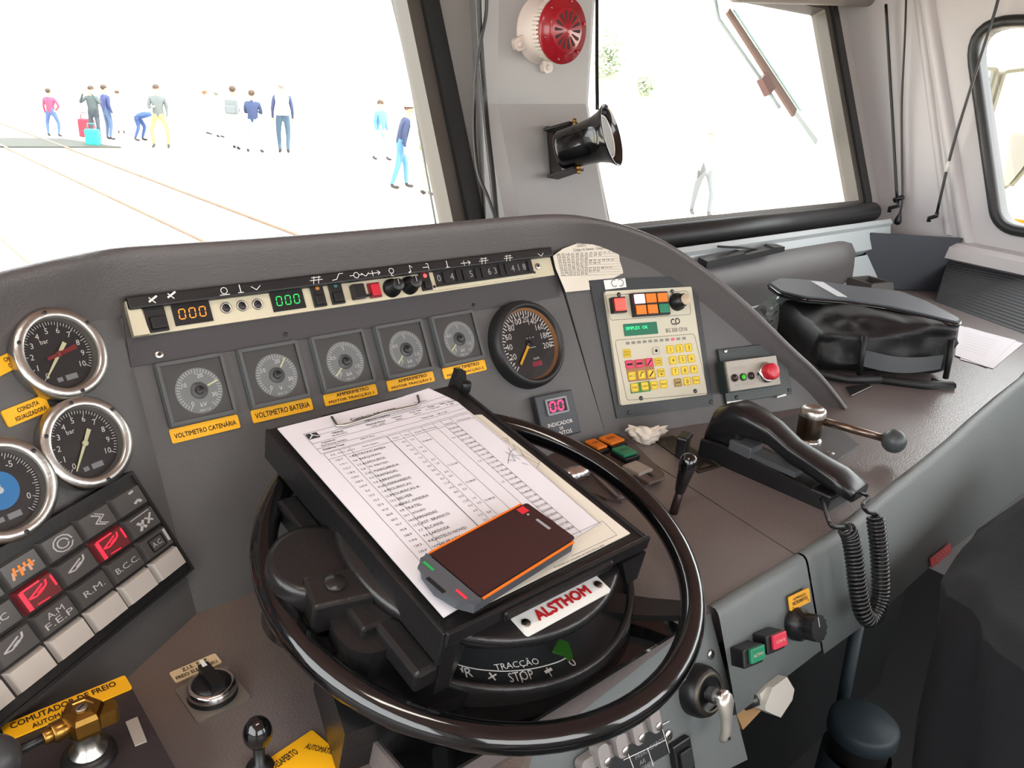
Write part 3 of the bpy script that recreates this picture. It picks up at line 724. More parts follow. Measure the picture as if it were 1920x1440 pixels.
# the dial ring with its white scale
zd_ = -.0255
mb = MB(DIAL); mb.lathe([(.10, zd_ - .0002), (.1478, zd_ - .0002)], DIAL, 72); W_ = WHITEP
arc = [WF.at(u, v, zd_) for u, v in [(848, 1243), (866, 1249), (900, 1256), (950, 1259), (1000, 1254), (1045, 1242), (1068, 1230)]]
ap = crv([(x, y, 0) for x, y in arc], 5)
for a, b in zip(ap[:-1], ap[1:]): mb.line(a.x, a.y, b.x, b.y, .0011, zd_ + .0004, W_)
def wtx(st, u, v, w=None, h=None, rot=0.): 
    x, y = WF.at(u, v, zd_); mb.text(st, x, y, zd_ + .0005, w, h, W_, rot)
wtx('TRACÇÃO', 969, 1246, .042, .0095, rd(-20)); wtx('STOP', 977, 1268, .023, .0095, rd(-20)); wtx('PR', 872, 1262, .0125, .0095, rd(-24)); wtx('+', 923, 1269, .009, .009); wtx('-', 1028, 1258, .008); wtx('0', 1072, 1242, .006, .009)
for u, v in ((867, 1250), (974, 1263), (1024, 1252)):
    x, y = WF.at(u, v, zd_); L = math.hypot(x, y); mb.line(x, y, x * (1 + .010 / L), y * (1 + .010 / L), .0011, zd_ + .0004, W_)
mb.obj('dial', ctl)
# green-lit pointer window
mb = MB(mat('green_pointer', '#24511a', .25)); q = [WF.at(u, v, -.018) for u, v in ((1036, 1221), (1048, 1199), (1066, 1206), (1074, 1234), (1066, 1238), (1060, 1229))]; mb.extr(q, -.02, -.017); mb.obj('pointer', ctl)
# casting left of the tray: round boss, clamp and levers
bx, by = WF.at(592, 1042, .03)
mb = MB(BLACKM); mb.lathe([(.0415, -.045), (.041, .022), (.039, .028), (.034, .0285), (0, .0285)], BLACKM, 40, c=(bx, by)); mb.obj('boss', ctl)
cx_, cy_ = WF.at(640, 1095, .035)
mb = MB(BLACKM); mb.box(cx_, cy_, .0, .055, .035, .034, BLACKM, .003, M=Matrix.Translation((cx_, cy_, 0)) @ Matrix.Rotation(rd(-12), 4, 'Z') @ Matrix.Translation((-cx_, -cy_, 0)))
mb.box(cx_ + .022, cy_ - .028, -.02, .05, .03, .045, BLACKM, .003); mb.cyl(cx_ - .004, cy_ + .003, .034, .009, .003, BLACKM, 20); mb.obj('clamp', ctl)
c2x, c2y = WF.at(690, 1160, .02)
mb = MB(BLACKM); mb.extr(rr_pts(.075, .06, .025, c2x + .01, c2y), -.06, .015, BLACKM); mb.extr([(c2x - .05, c2y - .06), (c2x + .06, c2y - .08), (c2x + .07, c2y + .02), (c2x - .03, c2y + .02)], -.075, -.02, BLACKM); mb.obj('casting', ctl)
kx, ky = WF.at(604, 1204, -.02)
mb = MB(BLACK); mb.ball(kx, ky, -.02, .0095, BLACK); mb.tube([(kx, ky, -.02), (kx + .03, ky + .008, -.028)], .003, BLACK, 8); mb.obj('release_knob', ctl)
# nameplate
q = quad(WF, (955, 1155), (1115, 1074), (1144, 1108), (989, 1194), h=DH + .002); x, y, w, h, r = dims(q)
npl = MB(WHITEP); npl.extr(rr_pts(w, h, .003), 0, .002, WHITEP); npl.text('ALSTHOM', 0, 0, .0024, w * .62, h * .42, mat('red_lettering', '#b81c22', .5), bold=2.2)
for sx in (-1, 1): npl.cyl(sx * w * .43, -h * .05, .002, .0042, .0012, STEEL, 16); npl.line(sx * w * .43 - .003, -h * .05 - .002, sx * w * .43 + .003, -h * .05 + .002, .0008, .0034, INK)
tag(npl.obj('name_plate', M=WF.M(x, y, DH + .0005, r)), 'white nameplate with red capital letters below the document tray', 'nameplate')

# tray
tr = thing('document_tray', 'black tilted metal tray holding the timetable above the hand wheel', 'tray', CF.M())
x0, x1, y0, y1 = -.006, .222, -.299, .006
mb = MB(BLACKM); mb.box((x0 + x1) / 2, (y0 + y1) / 2, -.008, x1 - x0, y1 - y0, .005, BLACKM); mb.obj('tray_floor', tr)
mb = MB(BLACKM); mb.box((x0 + x1) / 2, y0 - .002, -.012, x1 - x0 + .006, .004, .014, BLACKM, .001); mb.extr([(x1 + .003, -.016), (x1 - .03, -.016), (x1 - .012, -.05), (x1 + .003, -.05)], y0 - .004, y0, BLACKM, Matrix(((1, 0, 0, 0), (0, 0, 1, 0), (0, 1, 0, 0), (0, 0, 0, 1)))); mb.obj('front_lip', tr)
for xx in (x0 - .002, x1 + .002):
    mb = MB(BLACKM); mb.box(xx, (y0 + y1) / 2, -.035, .004, y1 - y0, .0345, BLACKM, .001); mb.obj('side_rail', tr)
mb = MB(BLACKM); mb.box((x0 + x1) / 2, y1, -.03, x1 - x0, .004, .027, BLACKM, .001); mb.obj('rear_lip', tr)
mb = MB(BLACKM); xx = x1 - .004; mb.extr([(0, -.02), (.028, -.02), (.02, .012), (.008, .016)], -.004, .004, BLACKM, Matrix.Translation((xx, y1 + .004, .0)) @ Matrix.Rotation(PI / 2, 4, 'X')); mb.cyl(xx + .006, y1 - .02, .0, .006, .012, BLACK, 14); mb.obj('hinge_lug', tr)
mb = MB(BLACKM); mb.extr([(x0 + .001, y0 + .004), (x0 + .016, y0 + .004), (x1 - .05, y0 + .12), (x1 - .03, y1 - .04), (x0 + .012, y1 - .01)], -.075, -.016, BLACKM)
mb.box(x0 - .010, (y0 + y1) / 2 - .03, -.060, .022, .24, .022, BLACKM, .004); mb.obj('support_box', tr)
mb = MB(BLACKM); mb.box((x0 + x1) / 2, y0 - .006, -.010, (x1 - x0) * .55, .005, .009, BLACKM, .002); mb.obj('front_grip', tr)
# wire clip
mb = MB(STEEL); cu, cw = CF.at(703, 766, .006), 0
pA, pB = CF.at(622, 782, .004), CF.at(783, 742, .004); pa2, pb2 = CF.at(632, 797, .006), CF.at(787, 755, .006); pm1 = CF.at(690, 781, .007); pm2 = CF.at(715, 772, .007)
tub = [(pA[0], pA[1], .004), (pa2[0], pa2[1], .005), (pa2[0] + .006, pa2[1] - .003, .0055), (pm1[0], pm1[1] - .001, .006), (pm2[0], pm2[1] - .001, .006), (pb2[0] - .006, pb2[1] - .003, .0055), (pb2[0], pb2[1], .005), (pB[0], pB[1], .004)]
mb.tube(tub, .0015, STEEL, 8); mb.obj('wire_clip', tr)
mb = MB(BLACKM); mb.box((pA[0] + pB[0]) / 2, y1 - .004, -.010, abs(pB[0] - pA[0]) + .012, .008, .0105, BLACKM, .002); mb.obj('clip_bar', tr)
# ================================================================ instruments on the binnacle
def plate(fr, uv, name, label, cat, m, texts=(), th=.0015, h=.0005, rad=.002, group=None, ink=INK):
    """A flat engraved plate measured by its four corners; texts = (string, x, y, width, height) in plate fractions."""
    x, y, w, hh, r = dims(quad(fr, *uv)); mb = MB(m); mb.extr(rr_pts(w, hh, rad), 0, th, m)
    for t in texts: mb.text(t[0], t[1] * w, t[2] * hh, th + .0003, t[3] * w if t[3] else None, t[4] * hh if t[4] else None, ink, rd(t[5]) if len(t) > 5 else 0, True)
    return tag(mb.obj(name, M=fr.M(x, y, h, r)), label, cat, group)
def crop(x0, y0, k): return lambda x, y: (x0 + x / k, y0 + y / k)
cA = crop(0, 400, 3); cB = crop(500, 440, 3); cC = crop(1000, 400, 3); cD = crop(0, 800, 2.25); cE = crop(1280, 700, 3); cF = crop(1280, 1000, 3); cG = crop(840, 700, 3.84); cK = crop(0, 900, 4.8); cH = crop(760, 900, 2.667)

# dark mounting plate and switch strip
STRIPM = mat('strip_backplate', '#3c3a3d', .45, bump=(300, .1))
q = quad(PF, (222, 551), (1038, 467), (1048, 557), (245, 689)); 
sp = thing('switch_strip', 'long cream switch strip with displays under the hood of the binnacle', 'switch panel', PF.M(0, 0, .0))
mb = MB(STRIPM); mb.extr(list(reversed(q)), .0, .002, STRIPM)
for u, v in ((298, 665), (535, 627), (888, 572)):
    x, y = PF.at(u, v, .002); mb.cyl(x, y, .002, .0042 if u < 400 else .0025, .0015, STEEL if u < 400 else BLACK, 14); mb.cyl(x, y, .003, .002, .0008, BLACK, 8)
mb.obj('backplate', sp)
qs = quad(PF, (230, 560), (1034, 476), (1036, 517), (249, 631), h=.006); XL0 = qs[0][0]; XR0 = (qs[1][0] + qs[2][0]) / 2; YT0 = (qs[0][1] + qs[1][1]) / 2; YB0 = (qs[2][1] + qs[3][1]) / 2
mb = MB(CREAM); mb.extr([(XL0, YB0), (XR0, YB0), (XR0, YT0), (XL0, YT0)], .0021, .006, CREAM); mb.extr([(XL0, YB0), (XL0 + .016, YB0), (XL0 + .012, YT0), (XL0, YT0)], .006, .012, CREAM)
xx, yy = PF.at(1007, 500, .006); mb.cyl(xx, yy, .006, .0045, .003, STEEL, 16); mb.cyl(xx, yy, .0085, .002, .001, INK, 6); mb.obj('face', sp)
y1a = (PF.at(245, 578, .01)[1] + PF.at(1000, 489, .01)[1]) / 2
mb = MB(BLACK); mb.box((XL0 + XR0) / 2, (y1a + YT0 + .004) / 2, .0061, XR0 - XL0 - .002, YT0 + .004 - y1a, .010, BLACK, .002)
def gl(u, v): return PF.at(u, v, .0163)
zt = .01635
def icon(u, v, k, s=.009):
    x, y = gl(u, v); L = lambda a, b, c, d, w=.0007: mb.line(x + a * s, y + b * s, x + c * s, y + d * s, w, zt, WHITEP)
    if k == 'tri': L(-.5, -.4, .5, -.4); L(-.5, -.4, 0, .5); L(0, .5, .5, -.4)
    elif k == 'pin': L(0, -.5, 0, .5, .001); L(-.35, -.5, .35, -.5)
    elif k == 'chk': L(-.6, .2, 0, -.3); L(0, -.3, .6, .2)
    elif k == 'blob': L(-.5, -.2, .5, .4, .002); L(-.4, .3, .2, -.4, .001)
    elif k == 'coil': [L(math.cos(a) * .4, math.sin(a) * .4, math.cos(a + .7) * .4, math.sin(a + .7) * .4) for a in [t * .7 for t in range(9)]]; L(-.6, -.5, .6, -.5)
    elif k == 'swap': L(-.9, 0, .9, 0); L(-.5, -.5, -.2, .5); L(.2, -.5, .5, .5); L(-.6, .35, .7, .35)
    elif k == 'step': L(-.9, -.4, -.2, -.3); L(-.2, -.3, .3, .4); L(.3, .4, .9, .4)
    elif k == 'circ': L(-1, 0, -.4, 0); L(.4, 0, 1, 0); [L(math.cos(a) * .4, math.sin(a) * .4, math.cos(a + .8) * .4, math.sin(a + .8) * .4) for a in [t * .785 for t in range(8)]]
    elif k == 'arr': L(-.9, 0, .9, 0); L(.9, 0, .5, .3); L(.9, 0, .5, -.3); L(-.3, -.4, -.3, .4)
    elif k == 'lamp': L(-.2, -.6, .2, -.6); [L(math.cos(a) * .38, .1 + math.sin(a) * .38, math.cos(a + .8) * .38, .1 + math.sin(a + .8) * .38) for a in [t * .785 for t in range(8)]]; L(-.15, -.3, -.15, -.6)
    elif k == 'note': L(.1, -.4, .1, .6); L(.1, .6, .5, .2); L(-.25, -.45, .1, -.35, .0016)
    elif k == 'hook': L(-.6, 0, .4, 0); L(.4, -.4, .4, .5); L(.4, .5, 0, .5)
for u, v, k in ((287, 562, 'blob'), (322, 554, 'blob'), (420, 545, 'coil'), (450, 541, 'pin'), (480, 539, 'chk'), (593, 525, 'swap'), (633, 519, 'step'), (668, 516, 'circ'), (685, 514, 'chk'), (702, 512, 'arr'), (734, 509, 'lamp'), (768, 505, 'note'), (799, 501, 'hook'), (838, 495, 'pin'), (873, 493, 'arr'), (907, 489, 'swap'), (953, 484, 'swap'), (1014, 477, 'chk')): icon(u, v, k)
mb.obj('icon_strip', sp)
def fx(u, v, h=.006): return PF.at(u, v, h)
def disp(u, v, colr, nm, wd=.040, ht=.0235):
    x, y = fx(u, v); mb = MB(BLACK); mb.box(x, y, .0061, wd, ht, .0015, BLACK)
    for i in (-1, 0, 1): mb.seg7('0', x + i * wd * .27, y, wd * .155, ht * .44, .0078, colr, th=.0010)
    mb.obj('display', sp)['label'] = nm
OLED = mat('orange_digits', '#e0701a', .4, emit=('#ff8a28', 1.6)); GLED = mat('green_digits', '#1fae4a', .4, emit=('#20e060', 1.3)); RLED = mat('red_lamp', '#ff2a2a', .3, emit=('#ff3030', 5)); ALED = mat('amber_lamp', '#a86a20', .4)
disp(360, 587, OLED, 'display with orange zeros'); disp(539, 563, GLED, 'display with green zeros')
def rocker(u, v, w, h, lamp=None, lab=None):
    x, y = fx(u, v); mb = MB(BLACK); mb.box(x, y, .0061, w, h, .004, BLACK, .0008); mb.box(x, y - h * .22, .010, w * .8, h * .42, .004, BLACK, .0008, taper=.0008)
    if lamp: mb.cyl(x, y + h * .27, .010, .0026, .001, lamp, 12)
    o = mb.obj('rocker_switch', sp)
    if lab: o['label'] = lab
rocker(291, 594, .020, .033); rocker(595, 554, .016, .029, ALED, 'rocker switch with amber lamp'); rocker(629, 549, .017, .029, mat('teal_lamp', '#1d5b55', .4)); rocker(796, 528, .015, .025, RLED, 'rocker switch with lit red lamp')
for u, v in ((423, 578), (453, 574), (482, 571)):
    x, y = fx(u, v); mb = MB(STEEL); mb.lathe([(.0062, .0061), (.006, .009), (.0046, .0092), (.0044, .008), (0, .0078)], STEEL, 20, c=(x, y)); mb.cyl(x, y, .0075, .004, .0012, BLACK, 14); mb.obj('push_button', sp)
x, y = fx(668, 549); mb = MB(BLACK); mb.box(x, y, .0061, .0175, .0185, .009, BLACK, .0015); mb.box(x + .012, y - .006, .008, .010, .003, .003, BLACK); mb.obj('black_key_switch', sp)
x, y = fx(701, 545); mb = MB(RED); mb.box(x, y, .0061, .0165, .019, .003, mat('dark_red_frame', '#7c1c26', .4), .0006); mb.box(x, y, .009, .012, .0145, .004, RED, .001); mb.obj('red_push_button', sp)
for u, v in ((733, 541), (766, 536)):
    x, y = fx(u, v); mb = MB(BLACK); mb.lathe([(.012, .0061), (.0115, .012), (.0085, .014), (.0080, .026), (.007, .027), (0, .027)], BLACK, 24, c=(x, y)); mb.line(x, y, x, y + .007, .0012, .0275, GREYMARK); mb.obj('knob', sp)
q = quad(PF, (811, 510), (993, 486), (995, 513), (815, 540), h=.0065); x, y, w, h, r = dims(q)
mb = MB(CREAM); mb.extr(rr_pts(w + .012, h + .008, .002, x, y), .0061, .0085, CREAM); mb.box(x, y, .0085, w, h, .003, BLACK, .0006)
for i in range(16):
    xa_ = x - w / 2 + w * (i + .5) / 16; mb.cyl(xa_, y, .0112, .0001, .0001, BLACK, 3)
    if i in (0, 2, 5, 8, 9, 12, 13, 14): mb.text(str((i * 7) % 10), xa_, y, .0118, None, .009, GREYMARK)
    else: mb.box(xa_, y, .0115, w / 22, h * .7, .0025, BLACK, .0006)
for sx in (-1, 1): mb.cyl(x + sx * (w / 2 + .003), y - h * .45, .0085, .002, .001, BLACK, 10)
mb.obj('thumbwheel_block', sp)

# five square meters
MW = .0715
mnames = [('VOLTIMETRO CATENÁRIA', 'leftmost grey square meter, above the catenary voltage label', 20, ((315, 806), (445, 777), (449, 802), (323, 833))),
          ('VOLTIMETRO BATERIA', 'grey square meter above the battery voltage label', 52, ((468, 770), (583, 746), (585, 768), (475, 795))),
          ('AMPERIMETRO|MOTOR TRACÇÃO 1', 'grey square meter above the ammeter label of traction motor 1', 222, ((604, 741), (703, 720), (707, 740), (610, 763))),
          ('AMPERIMETRO|MOTOR TRACÇÃO 2', 'grey square meter above the ammeter label of traction motor 2', 222, ((723, 715), (810, 696), (814, 715), (728, 735))),
          ('VOLTIMETRO|MOTOR TRACÇÃO 2', 'rightmost grey square meter, next to the round speedometer', 218, ((827, 692), (907, 674), (911, 694), (833, 712)))]
for i, (xm, (t, lab, ang, uv)) in enumerate(zip((.0365, .1235, .2105, .297, .381), mnames)):
    o = thing('panel_meter', lab, 'meter', PF.M(xm, -.031, 0), 'square meters along the binnacle')
    mb = MB(METER); mb.extr(rr_pts(MW, MW - .003, .003), 0, .006, METER); g = rr_pts(MW, MW - .003, .003); band(mb, inset(g, .0045), inset(g, .001), .006, .009, METER); mb.obj('case', o)
    mb = MB(DIALG); cx, cy, R = .002, -.002, .0245
    mb.lathe([(0, .0065), (R, .0065)], mat('meter_dial', '#84898a', .5), 40, c=(cx, cy))
    for k in range(37):
        a = rd(235 - 290 * k / 36 + 0); L = .004 if k % 9 else .006; c_, s_ = math.cos(a), math.sin(a)
        mb.line(cx + c_ * (R - .001), cy + s_ * (R - .001), cx + c_ * (R - .001 - L), cy + s_ * (R - .001 - L), .0009, .0068, mat('meter_white', '#c4c8c8', .5))
    for st, a in ((('0', 232), ('10', 150), ('20', 75), ('30', -25)) if i < 2 else (('0', 232), ('0,5', 155), ('1', 85), ('1,5', -30))):
        mb.text(st, cx + math.cos(rd(a)) * R * .66, cy + math.sin(rd(a)) * R * .66, .0068, None, .0045, WHITEP)
    mb.text('V' if i == 1 else ('kV' if i in (0, 4) else 'kA'), cx + .001, cy - R * .62, .0068, None, .0045, WHITEP); mb.text('class 1,5', cx + .001, cy - R * .86, .0068, None, .0028, WHITEP)
    mb.obj('dial', o)
    mb = MB(DIAL); mb.cyl(cx, cy, .0066, .009, .0012, mat('meter_hub', '#55595b', .4), 24); mb.cyl(cx, cy, .0078, .0046, .003, BLACK, 20); mb.obj('hub', o)
    mb = MB(NEEDLE); c_, s_ = math.cos(rd(ang)), math.sin(rd(ang)); mb.line(cx + c_ * .010, cy + s_ * .010, cx + c_ * .0225, cy + s_ * .0225, .0018, .0074, NEEDLE); mb.obj('needle', o)
    mb = MB(GAUGEGL); mb.poly(rr_pts(MW - .009, MW - .012, .002), GAUGEGL, .0085); mb.obj('glass', o)
    tl = t.split('|'); tx = [(tl[0], 0, 0, .9, .42)] if len(tl) == 1 else [(tl[0], .04, .24, .62, .29), (tl[1], 0, -.22, .86, .31)]
    plate(PF, uv, 'label_plate', 'yellow label reading ' + {0: 'VOLTIMETRO CATENÁRIA', 1: 'VOLTIMETRO BATERIA', 2: 'AMPERIMETRO MOTOR TRACÇÃO 1', 3: 'AMPERIMETRO MOTOR TRACÇÃO 2', 4: 'VOLTIMETRO MOTOR TRACÇÃO 2'}[i], 'label', YELLOW, tx, group='yellow engraved labels')

# round instruments
def dial_text(mb, cx, cy, st, R, a, z, h, m=WHITEP, rot=0): mb.text(st, cx + R * math.cos(rd(a)), cy + R * math.sin(rd(a)), z, None, h, m, rot)
def needle(mb, a, l0, l1, w0, w1, z, m):
    c_, s_ = math.cos(rd(a)), math.sin(rd(a)); n = (-s_, c_)
    mb._new([(c_ * l0 + n[0] * w0, s_ * l0 + n[1] * w0, z), (c_ * l0 - n[0] * w0, s_ * l0 - n[1] * w0, z), (c_ * l1 - n[0] * w1, s_ * l1 - n[1] * w1, z), (c_ * l1 + n[0] * w1, s_ * l1 + n[1] * w1, z)], [(0, 1, 2, 3)], m)
sx_, sy_ = PF.at(999, 642, .02)
o = thing('speedometer', 'round black speedometer with a yellow needle and white figures to 200', 'speedometer', PF.M(sx_, sy_, 0))
R = .0555
mb = MB(RUBBER); mb.lathe([(R + .008, 0), (R + .007, .012), (R + .004, .019), (R, .021), (R - .002, .0205), (R - .0045, .015), (R - .005, .010)], RUBBER, 64); mb.obj('bezel', o)
mb = MB(mat('amber_reveal', '#c08a5a', .35)); mb.lathe([(R - .0045, .0155), (R - .007, .0095)], MATS['amber_reveal'], 64); mb.obj('inner_ring', o)
mb = MB(DIAL); mb.lathe([(0, .0095), (R - .004, .0095)], DIAL, 64)
for k in range(41):
    a = rd(226 - 238 * k / 40); L = .0085 if k % 2 == 0 else .0055; c_, s_ = math.cos(a), math.sin(a)
    mb.line(c_ * (R - .0075), s_ * (R - .0075), c_ * (R - .0075 - L), s_ * (R - .0075 - L), .0016, .0098, WHITEP)
for k in range(1, 11): dial_text(mb, 0, 0, str(k * 20), R * .635, 226 - 238 * k / 10, .0098, .0084)
mb.text('km/h', .008, -.022, .0098, None, .0038, WHITEP); mb.text('- - -', .006, .008, .0098, .014, .0012, WHITEP); mb.text('---', .006, -.006, .0098, .012, .001, WHITEP)
RDG = mat('red_digits', '#a8203a', .4, emit=('#d0204a', .6))
for i in range(4): mb.seg7('8', .0005 + i * .0045, -.030, .0026, .0058, .0098, RDG, th=.0008)
mb.obj('dial', o)
mb = MB(YELLOW); needle(mb, 226, -.002, .036, .0022, .0018, .0125, mat('yellow_needle', '#f2b81c', .4)); mb.cyl(0, 0, .0096, .0045, .0035, BLACK, 20); mb.obj('needle', o)
mb = MB(GAUGEGL); mb.poly([((R - .004) * math.cos(2 * PI * k / 48), (R - .004) * math.sin(2 * PI * k / 48)) for k in range(48)], GAUGEGL, .0155); mb.obj('glass', o)

# wheel-slip indicator
x, y, w, h, r = dims(quad(PF, (993, 747), (1057, 732), (1085, 812), (1010, 829)))
o = thing('digital_indicator', 'small dark indicator box showing a pink 00 under the speedometer', 'indicator', PF.M(x, y, 0, r))
mb = MB(mat('indicator_box', '#32363c', .4)); mb.box(0, 0, 0, w, h, .012, None, .002)
mb.text('INDICADOR', 0, -h * .19, .0123, w * .66, .0055, WHITEP); mb.text('DE', 0, -h * .30, .0123, None, .004, WHITEP); mb.text('PONTOS', 0, -h * .405, .0123, w * .5, .0055, WHITEP); mb.obj('box', o)
mb = MB(GREYMARK); g = rr_pts(w * .56, h * .36, .0012, 0, h * .20); band(mb, inset(g, .0025), g, .012, .0145, GREYMARK); mb.poly(inset(g, .002), BLACK, .0124); mb.obj('display_frame', o)
mb = MB(mat('pink_digits', '#e0205a', .4, emit=('#ff2a6a', 1.6)))
for sx in (-1, 1): mb.seg7('0', sx * w * .105, h * .20, w * .13, h * .20, .0127, MATS['pink_digits'], th=.0028)
mb.obj('digits', o)

# radio panel on the right wing
q = quad(RF, (1103, 525), (1302, 517), (1336, 760), (1155, 785)); mb = MB(DARKPL); mb.extr(list(reversed(q)), 0, .003, DARKPL)
for a, b in ((310, 395), (890, 368), (540, 1120), (1000, 1060)):
    xx, yy = RF.at(*cC(a, b), .003); mb.cyl(xx, yy, .003, .0035, .0012, DARKPL, 14)
rp = thing('radio_panel', 'cream cab radio panel with yellow number keys on the right wing', 'radio', RF.M()); mb.obj('mounting_plate', rp)
x, y, w, h, r = dims(quad(RF, *[cC(*p) for p in ((380, 440), (868, 415), (1000, 1015), (515, 1077))], h=.008)); BF = RF.sub(x, y, .0, r); Mi = rp.matrix_world.inverted()
def bobj(mb, nm, lab=None, par=None):
    o = mb.obj(nm, par or rp, None if par else Mi @ BF.M())
    if lab: o['label'] = lab
    return o
def b3(a, b, z=.008): return BF.at(*cC(a, b), z)
mb = MB(RADIO); mb.extr(rr_pts(w, h, .003), .003, .008, RADIO)
def frame_line(pts, wd=.0006):
    P = [b3(*p, .0082) for p in pts]
    P = round_poly(P, .006)
    for i in range(len(P)): mb.line(*P[i - 1], *P[i], wd, .0082, INK)
frame_line([(405, 460), (868, 436), (888, 568), (432, 602)]); frame_line([(458, 714), (905, 678), (985, 1012), (527, 1052)])
xx, yy = b3(805, 655); mb.text('BG 550 CP-N', xx, yy, .0083, .041, .0062, INK)
xx, yy = b3(797, 609)
for k in range(7):                                                   # operator emblem: two interlocked hooks
    a0, a1 = rd(60 + 36 * k), rd(60 + 36 * (k + 1)); rr_ = .0042
    mb.line(xx - .0035 + rr_ * math.cos(a0), yy + rr_ * math.sin(a0), xx - .0035 + rr_ * math.cos(a1), yy + rr_ * math.sin(a1), .0019, .0083, INK)
for k in range(8):
    a0, a1 = rd(-120 + 32 * k), rd(-120 + 32 * (k + 1))
    mb.line(xx + .0045 + rr_ * math.cos(a0), yy + .0006 + rr_ * math.sin(a0), xx + .0045 + rr_ * math.cos(a1), yy + .0006 + rr_ * math.sin(a1), .0019, .0084, INK)
mb.line(xx + .001, yy + .0035, xx + .001, yy - .006, .0019, .0083, INK)
for a, b in ((480, 458), (780, 440), (605, 1040), (910, 1000)):
    sx, sy = b3(a, b); mb.cyl(sx, sy, .008, .0034, .0012, BLACK, 14); mb.line(sx - .002, sy - .001, sx + .002, sy + .001, .0008, .0094, GREYMARK)
for i in range(11):
    sx, sy = b3(531 + 31.6 * i, 730 - 2.7 * i); mb.extr(rr_pts(.0072, .0046, .001, sx, sy), .008, .0085, mat('lamp_grey', '#8f8d84', .5) if i != 8 else mat('lamp_pink', '#e06a80', .4)); mb.text('ABCDEFGHKLM'[i], sx, sy, .0087, None, .0024, INK)
bobj(mb, 'face')
sx, sy = b3(490, 512, .02); LITRED = mat('lit_red_key', '#ff3a30', .4, emit=('#ff4038', 2.2))
mb = MB(BLACK); mb.box(sx, sy, .008, .0245, .0245, .010, BLACK, .001); bobj(mb, 'alarm_button'); mb = MB(LITRED); mb.box(sx, sy, .018, .019, .019, .004, LITRED, .0015); bobj(mb, 'lit_cap', 'lit red cap')
kx, ky = b3(660, 510, .014)
mb = MB(BLACK); mb.box(kx, ky, .008, .068, .037, .008, BLACK, .001); bobj(mb, 'lamp_block')
cols_ = [[mat('lit_white_key', '#ffc8d0', .4, emit=('#ffb8c8', 1.4)), ORANGE, ORANGE], [ORANGE, ORANGE, GREEN]]
for rw_ in range(2):
    for cl in range(3):
        mb = MB(cols_[rw_][cl]); mb.box(kx + (cl - 1) * .0215, ky + (.5 - rw_) * .0172, .016, .0185, .0145, .003, None, .0008); bobj(mb, 'lamp_key')
sx, sy = b3(822, 494, .016); mb = MB(BLACK); mb.lathe([(.0145, .008), (.014, .014), (.0105, .017), (.0095, .026), (0, .027)], BLACK, 28, c=(sx, sy)); mb.box(sx, sy, .02, .006, .020, .009, BLACK, .001); ko = bobj(mb, 'volume_knob')
mb = MB(mat('knob_cap', '#b7a38a', .4)); mb.cyl(sx + .002, sy, .0285, .0085, .002, None, 24); bobj(mb, 'knob_cap', 'beige knob cap')
x4, y4, w4_, h4, r4 = dims(quad(BF, *[cC(*p) for p in ((505, 622), (695, 610), (702, 678), (515, 690))], h=.009)); LCD = mat('green_lcd', '#155a44', .3, emit=('#0f5c42', .5))
mb = MB(LCD); mb.extr(rr_pts(w4_, h4, .001, x4, y4), .008, .009, LCD); mb.text('SIMPLEX  OK', x4 - w4_ * .12, y4 + h4 * .12, .0093, w4_ * .66, .005, mat('lcd_text', '#2fe08a', .4, emit=('#30f090', 1.2))); bobj(mb, 'display')
PINK = mat('pink_key', '#e03a62', .45)
def key(a, b, m, st='', s=.0132, under=None):
    sx, sy = b3(a, b, .009); mb = MB(m); mb.extr(rr_pts(s, s, .002, sx, sy), .008, .0098, m)
    g = rr_pts(s * .86, s * .86, .0018, sx, sy)
    for i in range(len(g)): mb.line(*g[i - 1], *g[i], .0004, .0100, INK)
    if st.isdigit(): mb.text(st, sx, sy, .0101, None, .0065, INK)
    elif st == '/': mb.line(sx - .004, sy - .004, sx + .004, sy + .004, .002, .0101, INK)
    elif st == 'p': mb.line(sx - .003, sy - .003, sx - .001, sy + .003, .0014, .0101, INK); mb.line(sx - .001, sy + .003, sx + .004, sy + .004, .0014, .0101, INK)
    elif st == 'd': mb.lathe([(0, .0101), (.0026, .0101)], INK, 12, c=(sx, sy))
    elif st:
        tl = st.split('|')
        for i, t in enumerate(tl): mb.text(t, sx, sy + (.0022 if len(tl) > 1 else 0) * (1 - 2 * i), .0101, s * .72, .0034, INK)
    bobj(mb, 'key')
mb = MB(mat('brown_field', '#9a6a42', .5)); P = [b3(*p) for p in ((513, 832), (668, 812), (692, 932), (535, 950))]; mb.extr(list(reversed(P)), .008, .0083); bobj(mb, 'brown_field')
mb = MB(mat('green_field', '#2c7a34', .5)); P = [b3(*p) for p in ((543, 958), (652, 940), (660, 1000), (548, 1015))]; mb.extr(list(reversed(P)), .008, .0083); bobj(mb, 'green_field')
for i, (a, b) in enumerate(((770, 766), (822, 760), (873, 755), (785, 827), (838, 821), (888, 816), (798, 889), (851, 883), (903, 877), (865, 945))): key(a, b, YKEY, str((i + 1) % 10))
key(813, 952, mat('brown_key', '#a88a4a', .5), '#'); key(916, 939, YKEY, 'CALL'); key(527, 788, YKEY, 'MODO|FUNC'); key(703, 835, YKEY, 'CANAL|GRUPO'); key(718, 897, YKEY, 'VOLUME|+'); key(680, 967, YKEY, 'TEXT'); key(733, 960, YKEY, 'MODO'); key(570, 980, YKEY, 'OK'); key(627, 972, YKEY, '*'); key(690, 773, RADIO, 'd')
for a, b, s_ in ((540, 850, '-'), (595, 845, '|'), (652, 838, '/')): key(a, b, PINK, s_ if s_ == '/' else 'I')
for a, b, s_ in ((555, 915, 'C'), (609, 908, 'p'), (663, 903, '/')): key(a, b, YKEY, s_)

